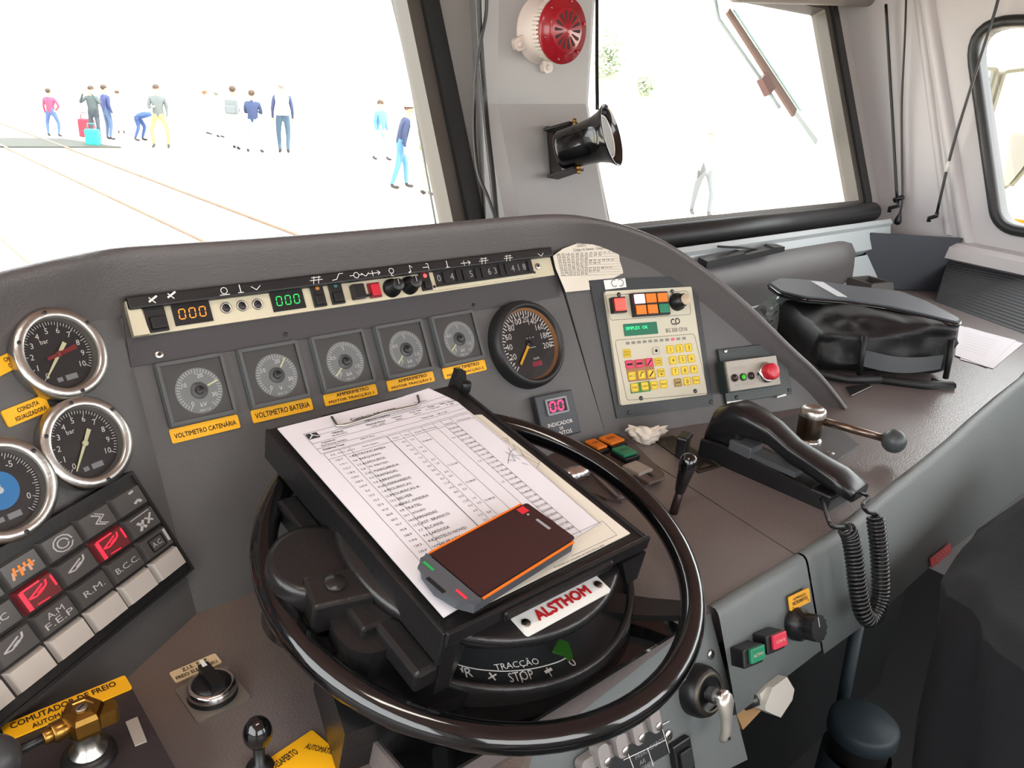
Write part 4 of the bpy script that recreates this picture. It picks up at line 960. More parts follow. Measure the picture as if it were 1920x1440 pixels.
# push-button box right of the radio
x, y, w, h, r = dims(quad(RF, *[cC(*p) for p in ((1015, 765), (1390, 730), (1450, 1010), (1085, 1075))])); EF = RF.sub(x, y, 0, r)
eb = thing('push_button_box', 'green-black box with a red mushroom button and small lamps on the right wing', 'push button', EF.M())
mb = MB(DARKPL); mb.box(0, 0, 0, w, h, .006, mat('green_black_paint', '#26302f', .4, bump=(200, .2)), .001)
for a, b in ((1080, 775), (1370, 748), (1145, 1035), (1440, 995)):
    sx, sy = EF.at(*cC(a, b), .006); mb.cyl(sx, sy, .006, .0035, .0015, STEEL if b < 780 and a < 1100 else DARKPL, 12)
for pts in (((1088, 1060), (1175, 1050), (1180, 1062), (1092, 1075)), ((1370, 1030), (1420, 1015), (1425, 1025), (1372, 1038))): mb.poly([EF.at(*cC(*p), .0063) for p in reversed(pts)], WHITEP, .0063)
mb.obj('base_plate', eb)
x2, y2, w2_, h2_, r2_ = dims(quad(EF, *[cC(*p) for p in ((1080, 830), (1368, 805), (1390, 962), (1112, 1000))], h=.03))
mb = MB(DARKPL); mb.box(x2, y2, .006, w2_ + .004, h2_ + .004, .020, MATS['green_black_paint'], .001); mb.obj('housing', eb)
GREYF = mat('lamp_face', '#a8a296', .5, mix=('#98928a', 20, .3)); mb = MB(GREYF); mb.extr(rr_pts(w2_, h2_, .002, x2, y2), .026, .030, GREYF)
mb.text('CONTROLE', x2 - w2_ * .28, y2 + h2_ * .25, .0302, w2_ * .26, .004, GREYMARK); mb.text('BV  DESLIG.', x2 - w2_ * .2, y2 - h2_ * .33, .0302, w2_ * .4, .004, GREYMARK); mb.obj('face', eb)
for a, c_, lab in ((1137, mat('dark_lamp', '#3a1a18', .25), None), (1185, mat('green_lamp', '#2c8a20', .3, emit=('#3fd020', .5)), 'lit green lamp'), (1230, MATS['dark_lamp'], None)):
    sx, sy = EF.at(*cC(a, 925 if a < 1150 else (920 if a < 1200 else 913)), .033); mb = MB(c_); mb.lathe([(.0062, .030), (.006, .033), (.0045, .033), (.0042, .032)], BLACK, 20, c=(sx, sy)); mb.ball(sx, sy, .0325, .0044, c_, 14, sz=.6); l_ = mb.obj('lamp', eb)
    if lab: l_['label'] = lab
sx, sy = EF.at(*cC(1318, 893), .038); mb = MB(CHROME); mb.lathe([(.0175, .030), (.017, .036), (.015, .040), (.0135, .040)], CHROME, 36, c=(sx, sy)); mb.obj('collar', eb)
mb = MB(RED); mb.lathe([(.0135, .034), (.0135, .050), (.0125, .053), (.009, .0545), (0, .055)], RED, 36, c=(sx, sy)); mb.obj('mushroom_button', eb)['label'] = 'red mushroom button'

# taped paper list and sticker between speedometer and radio
NF = Fr(hitfr(1098, 500, RF, .006), PF.ex * .4 + RF.ex * .6, RF.ey)
pt_ = [cC(*p) for p in ((110, 240), (165, 200), (285, 155), (475, 190), (485, 270), (508, 335), (450, 365), (395, 370), (310, 378), (318, 430), (182, 444), (148, 365), (125, 310))]
mb = MB(PAPER2); P = [NF.at(*p) for p in pt_]; mb.extr(list(reversed(P)), 0, .0006, PAPER2)
x0_, y0_ = NF.at(*cC(265, 180)); mb.text('...IZADO', x0_, y0_, .0009, .02, .005, INKP); x0_, y0_ = NF.at(*cC(315, 203)); mb.text('Códigos do Sistema - Categoria', x0_, y0_, .0009, .062, .0055, INKP, rd(0))
for i in range(9):
    for k in range(13 - (i % 3) * 3):
        x0_, y0_ = NF.at(*cC(140 + i * 3 + k * 26 * (1 - .02 * i), 232 + i * 14.5 - k * 1.2)); mb.text('%02d' % ((i * 13 + k * 7) % 100), x0_, y0_, .0009, .0055, .0026, INKP)
    a_, b_ = NF.at(*cC(128 + i * 3, 238 + i * 14.5)), NF.at(*cC(470 + i * 3, 226 + i * 14.5)); mb.line(*a_, *b_, .0003, .0009, INKP)
tag(mb.obj('paper_list', M=NF.M()), 'torn paper code list taped above the radio panel', 'paper')
mb = MB(WHITEP); P = [RF.at(*cC(*p), .004) for p in ((395, 377), (515, 365), (523, 415), (405, 430))]; mb.extr(list(reversed(P)), .0037, .0045, WHITEP); sx, sy = RF.at(*cC(470, 392), .004)
for k in range(7):
    for dx, s0_, st_ in ((-.005, 60, 36), (.006, -120, 36)):
        a0, a1 = rd(s0_ + st_ * k), rd(s0_ + st_ * (k + 1)); mb.line(sx + dx + .0055 * math.cos(a0), sy + .0055 * math.sin(a0), sx + dx + .0055 * math.cos(a1), sy + .0055 * math.sin(a1), .002, .0048, GREYMARK)
tag(mb.obj('sticker', M=RF.M()), 'white sticker with a grey emblem on the edge of the radio plate', 'sticker')

# three pressure gauges on the left wing
def pgauge(u, v, R, lab, a0, sweep, nums, needles, hub=None, ticks=50, hh=.016):
    G = Fr((0, 0, 0), X3 * math.cos(rd(19)) - n0 * math.sin(rd(19)), dp); x, y = LF.at(u, v, .020); G.o = LF.p3(x, y, .020) - G.n * hh; o = thing('pressure_gauge', lab, 'gauge', G.M(), 'alloy-rimmed pressure gauges')
    mb = MB(BEZEL); mb.lathe([(R - .002, -.016), (R, -.002), (R, hh - .002), (R - .0015, hh), (R - .008, hh + .001), (R - .0092, hh)], BEZEL, 64)
    mb.obj('bezel', o); mb = MB(BEZEL); mb.lathe([(R - .0092, hh), (R - .0105, hh - .008), (R - .011, .004)], mat('gauge_reveal', '#8d8a84', .5), 64); mb.obj('inner_ring', o)
    for a in (30, 150, 270, 90):
        mb = MB(BLACK); mb.cyl((R - .0045) * math.cos(rd(a + 12)), (R - .0045) * math.sin(rd(a + 12)), hh + .0008, .0018, .0008, BLACK, 10); mb.obj('screw', o)
    z = .006; mb = MB(DIAL); mb.lathe([(0, z), (R - .0105, z)], DIAL, 56); ri = R - .0115
    for k in range(ticks + 1):
        a = rd(a0 + sweep * k / ticks); L = .005 if k % 5 == 0 else .003; c_, s_ = math.cos(a), math.sin(a); mb.line(c_ * ri, s_ * ri, c_ * (ri - L), s_ * (ri - L), .0006, z + .0003, WHITEP)
    for st, k in nums: dial_text(mb, 0, 0, st, ri * .74, a0 + sweep * k, z + .0003, .0052)
    mb.text('bar', -ri * .30, ri * .42, z + .0003, None, .0042, WHITEP, rd(10))
    mb.line(.002, -ri * .72, .013, -ri * .66, .005, z + .0003, GREYMARK); mb.line(-.006, -ri * .76, -.001, -ri * .73, .004, z + .0003, GREYMARK); mb.obj('dial', o)
    if hub: mb = MB(hub); mb.lathe([(0, z + .001), (ri * .5, z + .001)], hub, 40); mb.obj('blue_disc', o)['label'] = 'blue centre disc'
    for i, (a, l0, l1, w0, w1, m) in enumerate(needles): mb = MB(m); needle(mb, a, l0, l1, w0, w1, z + .002 + .001 * i, m); mb.cyl(0, 0, z + .001, .0028, .0025 + .001 * i, m, 16); mb.obj('needle', o)
    mb = MB(GAUGEGL); mb.poly([((R - .0095) * math.cos(2 * PI * k / 48), (R - .0095) * math.sin(2 * PI * k / 48)) for k in range(48)], GAUGEGL, hh - .002); mb.obj('glass', o)
RN = mat('red_needle', '#8a2a30', .4)
NUM = [(str(k), k / 10) for k in range(11)]

pgauge(119, 660, .0425, 'upper pressure gauge with a white and a red needle', 233, -260, NUM, [(233, -.013, .0265, .002, .0006, NEEDLE), (199, -.018, .012, .0022, .0016, RN)])
pgauge(168, 828, .0425, 'pressure gauge just above the key block, single white needle', 233, -260, NUM, [(240, -.014, .027, .002, .0006, NEEDLE)])
pgauge(8, 917, .0430, 'lowest pressure gauge at the left edge with a blue centre disc', 225, -270, [('-5', .62), ('0', .92), ('5', .35)], [(90, 0, .024, .0016, .0008, WHITEP)], hub=mat('blue_disc', '#2a86c8', .5), ticks=60)
plate(LF, ((-70, 702), (17, 661), (34, 687), (-52, 733)), 'label_plate', 'yellow label cut by the left picture edge ending in CA and CG', 'label', YELLOW, [('CA', .34, .22, .10, .26), ('CG', .36, -.20, .11, .26)], group='yellow engraved labels')
plate(LF, ((0, 770), (78, 743), (95, 768), (13, 805)), 'label_plate', 'yellow label reading CONDUTA IGUALIZADORA left of the middle pressure gauge', 'label', YELLOW, [('CONDUTA', .06, .20, .50, .25), ('IGUALIZADORA', .06, -.22, .72, .25)], group='yellow engraved labels')

# annunciator key block, set askew on the wing
kx0 = LF.at(*cK(1065, 380), .012); 
ux = Vector((.0388, .0098)); uy = Vector((-.0090, .0229))
org = Vector(kx0)
def KM(h=0): return Matrix(((ux.x, uy.x, 0, org.x), (ux.y, uy.y, 0, org.y), (0, 0, 1, h), (0, 0, 0, 1)))
ann = thing('key_block', 'black block of lit legend keys with a white bottom row', 'control panel', LF.M())
mb = MB(mat('key_block_frame', '#1d1c1c', .5, bump=(260, .2))); A = KM()
fr_out = [(-5.6, -3.42), (1.12, -3.42), (1.12, 1.42), (-5.6, 1.42)]
mb._new([(*p, z) for z in (0, .010) for p in fr_out], [(0, 1, 5, 4), (1, 2, 6, 5), (2, 3, 7, 6), (3, 0, 4, 7), (4, 5, 6, 7)], None, M=A)
rim = [(-5.5, -3.30), (1.03, -3.30), (1.03, 1.3), (-5.5, 1.3)]
band(mb, rim, fr_out, .010, .012, mb.mats[0])
for v in mb.bm.verts:
    pass
# the band above is built in key units; bring it onto the wing
n8 = list(mb.bm.verts)[8:]
for v in n8: v.co = A @ v.co
mb.obj('frame', ann)
DK = mat('dark_key', '#4a4847', .35, mix=('#555250', 12, .3)); WK = mat('white_key', '#c4beb6', .5, mix=('#b4aca4', 9, .3)); REDL = mat('red_legend', '#e02838', .4, emit=('#ff2a40', 1.2)); REDF = mat('red_lit_face', '#5a2a2c', .4, emit=('#a01824', .12)); ORL = mat('orange_legend', '#d8762a', .5, emit=('#ff8020', .3)); WT = mat('grey_legend', '#b9b6b4', .5)
def akey(cx, cy, m, leg=None, k=None, lab=None):
    """cx, cy: key centre in key units; legends drawn in key units too."""
    o = Matrix.Translation((cx, cy, 0)); T = A @ o; mb = MB(m); a, b = .455, .45
    mb._new([(-a, -b, .010), (a, -b, .010), (a, b, .010), (-a, b, .010), (-a + .05, -b + .07, .0165), (a - .05, -b + .07, .0165), (a - .05, b - .07, .0165), (-a + .05, b - .07, .0165)],
            [(4, 5, 6, 7), (0, 1, 5, 4), (1, 2, 6, 5), (2, 3, 7, 6), (3, 0, 4, 7)], m, M=T)
    L = lambda pts, wd, mm: [mb.line(p[0], p[1], q_[0], q_[1], wd, .0168, mm, T) for p, q_ in zip(pts[:-1], pts[1:])]
    if k == 'text': 
        tl = leg.split('|')
        for i, t in enumerate(tl): mb.text(t, 0, (.14 if len(tl) > 1 else 0) - .28 * i, .0168, min(.7, .14 * len(t)), .22, WT, M=T)
    elif k == 'panto':
        mm = REDL if leg == 'red' else WT; L([(-.12, -.05), (.18, .12), (.22, .28)], .05, mm); L([(-.12, -.05), (-.28, 0), (.12, .22)], .05, mm); L([(-.05, .0), (.1, .08)], .09, mm)
        if leg == 'red': L([(-.36, -.36), (-.36, .34)], .10, REDL); L([(-.36, .34), (.1, .36)], .06, REDL); L([(.36, .30), (.36, -.1)], .05, REDL); L([(-.2, -.3), (.1, -.33)], .03, REDL)
    elif k == 'coil':
        for rr_ in (.14, .24): L([(rr_ * math.cos(t * .6), rr_ * 1.2 * math.sin(t * .6)) for t in range(11)], .035, WT)
    elif k == 'zig': L([(-.1, .3), (.1, .1), (-.1, -.05), (.12, -.25)], .04, WT); L([(.0, .3), (.2, .1), (.0, -.05), (.2, -.25)], .03, WT)
    elif k == 'rough':
        for i in range(9): L([(-.3 + .07 * i, -.2 + .1 * (i % 3)), (-.24 + .06 * i, .05 + .12 * (i % 2))], .06, ORL if i % 2 else mat('flaked_legend', '#c8a088', .6))
    elif k == 'x': L([(-.2, -.25), (.0, .1)], .09, WT); L([(-.2, .1), (.0, -.22)], .09, WT); L([(.08, -.15), (.28, .2)], .07, WT); L([(.06, .12), (.26, -.12)], .06, WT); L([(-.33, .3), (.3, .34)], .03, WT)
    elif k == 'dots': L([(.05, .25), (.2, .28)], .08, WT); L([(.05, -.2), (.2, -.12), (.25, -.25)], .09, WT)
    elif k == 'plug': L([(.34, -.2), (.34, .34)], .08, WT); L([(-.22, -.25), (.22, -.25), (.22, .25), (-.22, .25), (-.22, -.25)], .05, BLACK); mb.text('A.C.', 0, 0, .0168, .32, .2, WT, M=T)
    o_ = mb.obj('legend_key', ann)
    if lab: o_['label'] = lab
rows = {1: [('dots', '', None), ('zig', '', None), ('coil', '', None), ('rough', '', 'flaked orange legend key'), ('text', 'A.P.', None), (None, '', None)],
        2: [('x', '', None), ('panto', 'red', 'key lit red with a raised pantograph sign'), ('panto', 'w', None), ('panto', 'red', 'key lit red with a pantograph sign'), ('text', 'C.C', None), (None, '', None)],
        3: [('plug', '', None), ('text', 'B.C.C.', None), ('text', 'R.M.', None), ('text', 'A.M|F.E.P', None), ('panto', 'w', None), (None, '', None)],
        4: [(None, '', None), (None, '', None), (None, '', None), (None, '', None), ('text', 'COMANDO|FREIO', None), ('text', 'LUZ|CABINE', None)]}
for rr0, ks in rows.items():
    for c, (k, lg, lab) in enumerate(ks):
        if rr0 < 4: akey(.5 - c, 1.5 - rr0, REDF if lg == 'red' else DK, lg, k, lab)
for c in range(6): akey(.5 - c, -2.5 if True else 0, WK, None, None, 'blank white key' )
# ================================================================ papers and phone on the tray
def cpt(u, v, h=0): return CF.at(u, v, h)
pc = [cpt(*p) for p in ((520, 805), (800, 732), (815, 1160))]
sh = thing('timetable_sheets', 'white printed timetable sheets clipped on the black tray', 'paper', CF.M())
AW, AH = .2, .283; px0, py0 = pc[0]; rot = -rd(.6); ca, sa = math.cos(rot), math.sin(rot)
def PM(z): return Matrix.Translation((px0, py0, z)) @ Matrix.Rotation(rot, 4, 'Z')
def pp(fx_, fy_): return (fx_ * AW, -fy_ * AH)
mb = MB(PAPER2)                                                     # lower, older sheets sticking out on the right
mb.extr([(.04, -.002), (.212, -.060), (.2165, -.285), (.03, -.290)], -.002, -.0006, PAPER2); 
x0_, y0_ = cpt(945, 825); T = Matrix.Translation((-px0, -py0, 0))
def L2(p, q, w=.0004, z=-.0005): mb.line(p[0] - px0, p[1] - py0, q[0] - px0, q[1] - py0, w, z, INKP)
bx_ = [cpt(*p) for p in ((934, 815), (952, 830), (1013, 868), (1004, 880), (1112, 976), (1130, 972), (1158, 998), (1085, 1035))]
xx, yy = cpt(943, 823); mb.text('A', xx - px0, yy - py0, -.0004, None, .006, INKP)
for (a, b) in (((935, 819), (950, 818)), ((950, 818), (955, 829)), ((946, 832), (1013, 868)), ((960, 829), (1012, 862)), ((1012, 862), (1004, 880)), ((1115, 979), (1131, 972)), ((1131, 972), (1158, 998)), ((1158, 998), (1075, 1038)), ((962, 832), (970, 845)), ((975, 840), (983, 853))): L2(cpt(*a), cpt(*b))
for i, u in enumerate((955, 968, 983)): xx, yy = cpt(u, 838 + 9 * i); mb.text('12', xx - px0, yy - py0, -.0004, None, .003, INKP)
xx, yy = cpt(1060, 1070); mb.text('Processado por computador em 26-03-2022 às 18:09', .15, -.2855, -.0004, .062, .0028, INKP)
mb.obj('under_sheet', sh, PM(.0))
mb = MB(PAPER)
out = [(0, 0), (.183, .004), (.1915, -.012), (AW, -.030), (.197, -.262), (.185, -.272), (.002, -AH - .003)]
def paperz(x, y): return .0012 + .0035 * max(0, x / AW - .7) ** 2 * 8 * max(0, 1 - abs(y + .14) / .14) + .004 * max(0, (x - .14) / .06) * max(0, (y + .03) / .03)
nx_, ny_ = 20, 24; grid = {}
def bil(a, b):
    l = Vector(out[0]).lerp(Vector(out[6]), b); r = [Vector(out[1]), Vector(out[3]), Vector(out[4])]
    t = b; p = Vector(out[1]).lerp(Vector(out[3]), min(1, t / .12)) if t < .12 else Vector(out[3]).lerp(Vector(out[4]), (t - .12) / .88)
    return l.lerp(p, a)
vs = []; fs = []
for j in range(ny_ + 1):
    for i in range(nx_ + 1):
        p = bil(i / nx_, j / ny_); vs.append((p.x, p.y, paperz(p.x, p.y)))
for j in range(ny_):
    for i in range(nx_): k = j * (nx_ + 1) + i; fs.append((k, k + nx_ + 1, k + nx_ + 2, k + 1))
mb._new(vs, fs, PAPER, True); mb._new([(a, b, c - .001) for a, b, c in vs], [tuple(reversed(f)) for f in fs], PAPER, True)
def ptx(st, fx_, fy_, h=.0031, bold=False, w=None, rot_=0, m=INKP):
    x, y = fx_ * AW, -fy_ * AH; mb.text(st, x, y, paperz(x, y) + .0004, w, h, m, rot_, bold)
def pl(x0, y0, x1, y1, w=.00035):
    n = max(1, int(math.hypot((x1 - x0) * AW, (y1 - y0) * AH) / .02))
    for i in range(n):
        a, b = i / n, (i + 1) / n; xa_, ya_, xb_, yb_ = (x0 + (x1 - x0) * a) * AW, -(y0 + (y1 - y0) * a) * AH, (x0 + (x1 - x0) * b) * AW, -(y0 + (y1 - y0) * b) * AH
        z = max(paperz(xa_, ya_), paperz(xb_, yb_)) + .0003; mb.line(xa_, ya_, xb_, yb_, w, z, INKP)
mb.extr(rr_pts(.012, .009, .001, .025, -.026), .0008, .0016, INKP); mb.line(.020, -.030, .025, -.025, .0012, .0019, PAPER); mb.line(.025, -.025, .024, -.021, .0012, .0019, PAPER); mb.line(.025, -.025, .030, -.029, .0012, .0019, PAPER)
ptx('Comboio Nº 13537', .50, .055, .0048, True)
ptx('Regime de Frequência', .50, .082, .0032, True); ptx('Observações', .80, .05, .0028)
for st, a, b in (('Validade', .25, .105), ('26-03-2022', .25, .12), ('Material Motor', .47, .108), ('LOC. 2600', .47, .123), ('Carga Rem.', .60, .105), ('360.0', .60, .12), ('Comp. Total', .72, .1), ('337.0', .72, .115), ('Freio', .83, .095), ('de Compressão', .83, .108), ('Veloc. Máxima', .94, .095), ('T. 120', .94, .11), ('Dependência', .17, .145), ('ENTRONCAMEN', .19, .16), ('Distância Total', .17, .182), ('240.77 Km', .36, .178), ('Tempo Total', .75, .152), ('08:11:00', .85, .15)): ptx(st, a, b, .0026, st[0].isupper() and not st[1].isupper())
for a in (.07, .095, .135, .17): pl(.09, a, .99, a - .01)
pl(.09, .07, .09, .2); pl(.99, .06, .99, .185); pl(.09, .2, .99, .185)
colx = (.10, .185, .235, .455, .53, .585, .665, .74, .79, .855, .985)
for i, c in enumerate(colx): pl(c, .205 - .01 * c, c, .935, .0007 if c == .455 else .00035)
pl(.10, .205, .985, .195); pl(.10, .240, .985, .23); pl(.10, .935, .985, .925)
for st, c in (('P.K.', .14), ('Dist. (km)', .21), ('Estações e Apeadeiros', .345), ('Tempo', .49), ('Marg', .557), ('Chegada', .625), ('Hora de Paragem', .70), ('Partida', .822), ('Instruções Especiais', .92)): ptx(st, c, .222, .0025, w=min(.09 * AW, .028) if len(st) > 8 else None)
stn = ['ENTRONCAMEN', 'BARQUINHA', 'ALMOUROL', 'PR. RIBATEJO', 'S. MARGARIDA', 'TRAMAGAL', 'ABRANTES', 'ALFERRAREDE', 'MOURISCAS', 'MOURISCAS-A', 'BELVER', 'BARC.AMIEIRA', 'FRATEL', 'RÓDÃO', 'SARNADAS', 'CAST. BRANCO', 'ALCAINS', 'LARDOSA', 'CASTELO NOVO', 'VALPRAZERES', 'FUNDÃO', 'COVILHÃ', 'BELMONTE', 'BENESPERA', 'GUARDA']
km = ['106.7', '110.1', '115.7', '118.2', '124.0', '129.5', '134.9', '5.6', '13.5', '15.3', '27.5', '41.0', '56.8', '63.5', '79.7', '93.8', '106.9', '114.6', '124.3', '132.6', '147.4', '160.9', '165.2', '183.2', '197.0']
for i, (s_, k_) in enumerate(zip(stn, km)):
    fy = .255 + i * .0268; ptx(k_, .145, fy, .0026); ptx(['3.6', '5.6', '2.5', '5.8', '5.5', '5.4', '0.8', '8.5', '1.8', '12.2', '13.5', '15.8', '6.8', '16.2', '14.0', '13.1', '7.7', '9.8', '8.3', '14.7', '13.5', '4.3', '18.0', '13.8', '9.0'][i], .21, fy, .0026)
    w_ = text_polys(s_)[2]; ptx(s_, .245 + .5 * .0042 * w_ / AW * .82, fy, .0034)
    ptx(['4.5', '4.0', '2.5', '6.0', '1.5', '2.5', '4.5', '6.0', '3.0', '9.0', '11.0', '14.0', '8.0', '13.0', '11.0', '9.0', '6.0', '7.0', '7.5'][i % 19], .51, fy, .0026); 
    if i % 3 != 1: ptx(['0.5', '0.5', '1.0', '0.5'][i % 4], .56, fy, .0026)
    if i in (1, 7, 11, 15, 18): ptx(['10:48:30', '11:23:30', '12:08:00', '12:48:30', '13:18:00'][(1, 7, 11, 15, 18).index(i)], .625, fy, .0026)
    if i in (2, 8, 13): ptx(['7.5', '7.0', '1.0'][(2, 8, 13).index(i)], .765, fy, .0026)
    ptx('1%d:%02d:%02d' % (0 + i // 7, (44 + i * 11) % 60, (i % 2) * 30), .822, fy, .0028)
for pts in (((.88, .53), (.92, .50), (.95, .48), (.99, .47)), ((.90, .51), (.93, .53), (.94, .50)), ((.93, .47), (.96, .53)), ((.97, .45), (.95, .50), (.99, .52)), ((.95, .55), (.97, .57))):
    for a, b in zip(pts[:-1], pts[1:]): pl(*a, *b, .0005)
ptx('4', .47, .962, .0032)
mb.obj('top_sheet', sh, PM(.0))

# rugged handheld lying on the sheets
def hp_(u, v): return CF.at(u, v, .016)
qd = [hp_(*p) for p in ((783, 1045), (985, 938), (1085, 1012), (880, 1140))]
ha = math.atan2(qd[1][1] - qd[0][1], qd[1][0] - qd[0][0]); cx = sum(p[0] for p in qd) / 4; cy = sum(p[1] for p in qd) / 4
PL = (Vector(qd[1]) - Vector(qd[0])).length; PW = (Vector(qd[3]) - Vector(qd[0])).length * .98
HF = CF.sub(cx, cy, .0055, ha)
ph = thing('handheld_phone', 'rugged dark handheld with an orange edge lying on the timetable', 'phone', HF.M())
PH = mat('phone_grey', '#4b4d52', .4); ORG = mat('orange_trim', '#e8701c', .35); SCR = mat('phone_screen', '#2c1216', .08, spec=.8, coat=.6)  # screen's red-brown tint is the ceiling's reflection painted into the colour
L_, W_2 = PL / 2, PW / 2
body = [(-L_ + .004, -W_2), (L_ - .006, -W_2), (L_ - .001, -W_2 + .012), (L_ + .003, 0), (L_ - .001, W_2 - .012), (L_ - .006, W_2), (-L_ + .004, W_2), (-L_ - .004, W_2 - .012), (-L_ - .008, 0), (-L_ - .004, -W_2 + .012)]
mb = MB(PH); mb.extr(body, 0, .009, PH); mb.obj('body', ph)
mb = MB(ORG)
for sy in (-1, 1): mb.box(.004, sy * (W_2 - .0006), .009, 2 * L_ - .018, .0018, .0014, ORG)
mb.obj('orange_trim', ph)
mb = MB(SCR); mb.extr(rr_pts(2 * L_ - .012, 2 * W_2 - .005, .003, .006, 0), .009, .0106, SCR)
mb.extr([(L_ - .016, W_2 - .012), (L_ - .007, W_2 - .012), (L_ - .007, W_2 - .004), (L_ - .016, W_2 - .004)], .0106, .0108, mat('red_badge', '#c8202c', .5)); mb.extr([(L_ - .012, -.008), (L_ - .009, -.008), (L_ - .009, .008), (L_ - .012, .008)], .0106, .0108, GREYMARK); mb.cyl(L_ - .012, .017, .0105, .0012, .0004, GREYMARK, 10); mb.obj('screen', ph)
mb = MB(PH); mb.extr([(-L_ - .006, -W_2 + .008), (-L_ + .010, -W_2), (-L_ + .010, W_2), (-L_ - .006, W_2 - .008), (-L_ - .010, 0)], .009, .0115, PH)
for sy, m in ((.6, mat('green_key_mark', '#1d9a4a', .5)), (-.6, mat('red_key_mark', '#d0303a', .5))): mb.line(-L_ + .001, sy * W_2 - .006, -L_ + .001, sy * W_2 + .006, .0028, .0118, m)
mb.line(-L_ - .0085, -.01, -L_ - .0085, .01, .004, .0118, BLACK); mb.obj('key_bar', ph)

# ================================================================ left desk controls
ZF = DL
x, y, w, h, r = dims(quad(DL, *[cD(*p) for p in ((740, 1110), (965, 1015), (1050, 1150), (830, 1262))])); 
zs = thing('selector_switch', 'black rotary selector on a bare metal plate beside the hand wheel', 'switch', DL.M(x, y, 0, r))
mb = MB(mat('bare_plate', '#9c9890', .4, .6, mix=('#8a857c', 20, .3))); mb.extr(rr_pts(w, h, .003), 0, .002); mb.obj('plate', zs)
mb = MB(CHROME); mb.lathe([(.0215, .002), (.021, .006), (.0195, .012), (.0175, .014), (.0165, .013)], BLACK, 40); mb.lathe([(.0212, .007), (.0208, .012), (.018, .0145), (.0165, .0135)], CHROME, 40); mb.obj('collar', zs)
mb = MB(BLACK); mb.lathe([(.0168, .010), (.016, .0145), (.012, .016), (0, .0163)], BLACK, 36); mb.extr([(-.006, -.0155), (.006, -.0155), (.0045, .017), (-.0045, .017)], .0145, .0235, BLACK); mb.obj('knob', zs)
mb = MB(WHITEP); mb.extr([(-.002, .012), (.002, .012), (.0015, .021), (-.0015, .021)], .0235, .0242, WHITEP); mb.obj('pointer', zs)['label'] = 'white pointer tip'
plate(DL, [cD(*p) for p in ((717, 1042), (912, 962), (934, 1000), (738, 1090))], 'label_plate', 'cream label reading Z.I.S. F.E.P. above the rotary selector', 'label', mat('cream_label', '#e6cfa4', .5), [('Z.I.S.  F.E.P.', .02, .22, .56, .28), ('FREIO ELECT. NEU.', 0, -.24, .9, .28)])
BLF = Fr((0, 0, ZL + .038), X3, Y3)
plate(BLF, [cD(*p) for p in ((12, 1275), (525, 1050), (562, 1115), (20, 1330))], 'label_plate', 'large yellow label reading COMUTADOR DE FREIO AUTOMÁTICO', 'label', YELLOW, [('COMUTADOR DE FREIO', -.02, .20, .84, .34), ('AUTOMÁTICO', -.10, -.27, .40, .34)], group='yellow engraved labels')
# brake commutator: dark base, brass valve and black ball lever
BV = BLF.sub(*BLF.at(168, 1418), 0)
bv = thing('brake_valve', 'brass brake valve with a black ball lever on a dark base', 'valve', BV.M() @ Matrix.Scale(.64, 4)); Mb = bv.matrix_world.inverted() @ BLF.M()
q = [BLF.at(*cD(*p)) for p in ((8, 1272), (526, 1048), (740, 1440), (330, 1620), (-60, 1560))]; mb = MB(DARKPL); mb.extr(list(reversed(q)), -.0375, 0, mat('dark_brown_base', '#2c2628', .45, bump=(200, .2)))
sl = [BLF.at(*cD(*p), .0) for p in ((530, 1250), (580, 1228), (620, 1330), (570, 1350))]; mb.extr(list(reversed(sl)), .0, .0012, GREYK); mb.obj('base', bv, Mb)
mb = MB(BRASS); mb.lathe([(.020, .0), (.020, .012), (.0135, .016), (.0135, .040), (.016, .043)], STEEL, 32); mb.lathe([(.030, .0), (.028, .008), (.020, .010)], BLACK, 32); mb.obj('stem', bv)
mb = MB(BRASS); mb.lathe([(.013, .036), (.0215, .042), (.0235, .048), (.0235, .064), (.021, .070), (.013, .072), (.012, .0705), (0, .0705)], BRASS, 6, smooth=False)
da = Vector(DL.at(*cD(230, 1330), .055)) - Vector(DL.at(*cD(350, 1270), .055)); aa = math.atan2(da.y, da.x)
rot_ = Matrix.Rotation(aa, 4, 'Z') @ Matrix.Rotation(PI / 2, 4, 'Y'); mb.cyl(0, 0, .015, .0125, .018, BRASS, 6, M=Matrix.Translation((0, 0, .056)) @ rot_)
mb.cyl(0, 0, .030, .0085, .012, BRASS, 20, M=Matrix.Translation((0, 0, .056)) @ rot_)
mb.extr(rr_pts(.026, .02, .006, .022, -.006), .045, .064, BRASS); mb.obj('valve_body', bv)
mb = MB(STEEL); mb.cyl(0, 0, .0705, .0065, .002, STEEL, 16); mb.line(-.004, -.003, .004, .003, .0014, .0727, BLACK); mb.obj('cap_screw', bv)
mb = MB(BLACK); mb.cyl(0, 0, .040, .0052, .025, BLACK, 16, M=Matrix.Translation((0, 0, .056)) @ rot_); mb.cyl(0, 0, .05, .0045, .035, BLACK, 16, M=Matrix.Translation((0, 0, .056)) @ rot_); mb.ball(.090 * math.cos(aa), .090 * math.sin(aa), .058, .0272, mat('dark_grey_ball', '#3a3b3d', .4), 28); mb.obj('ball_lever', bv)
dq = [cD(*p) for p in ((1110, 1420), (1330, 1283), (1455, 1420), (1240, 1590))]
plate(DL, dq, 'label_plate', 'square yellow label reading DESAPERTO and AUTOMÁTICO below the hand wheel', 'label', YELLOW, [('DESAPERTO', -.18, .30, .46, .14), ('AUTOMÁTICO', .36, .02, .56, .15, -62)], group='yellow engraved labels')
lx, ly = DL.at(488, 1440); tl = thing('small_lever', 'small black ball-topped lever beside the DESAPERTO label', 'lever', DL.M(lx, ly))
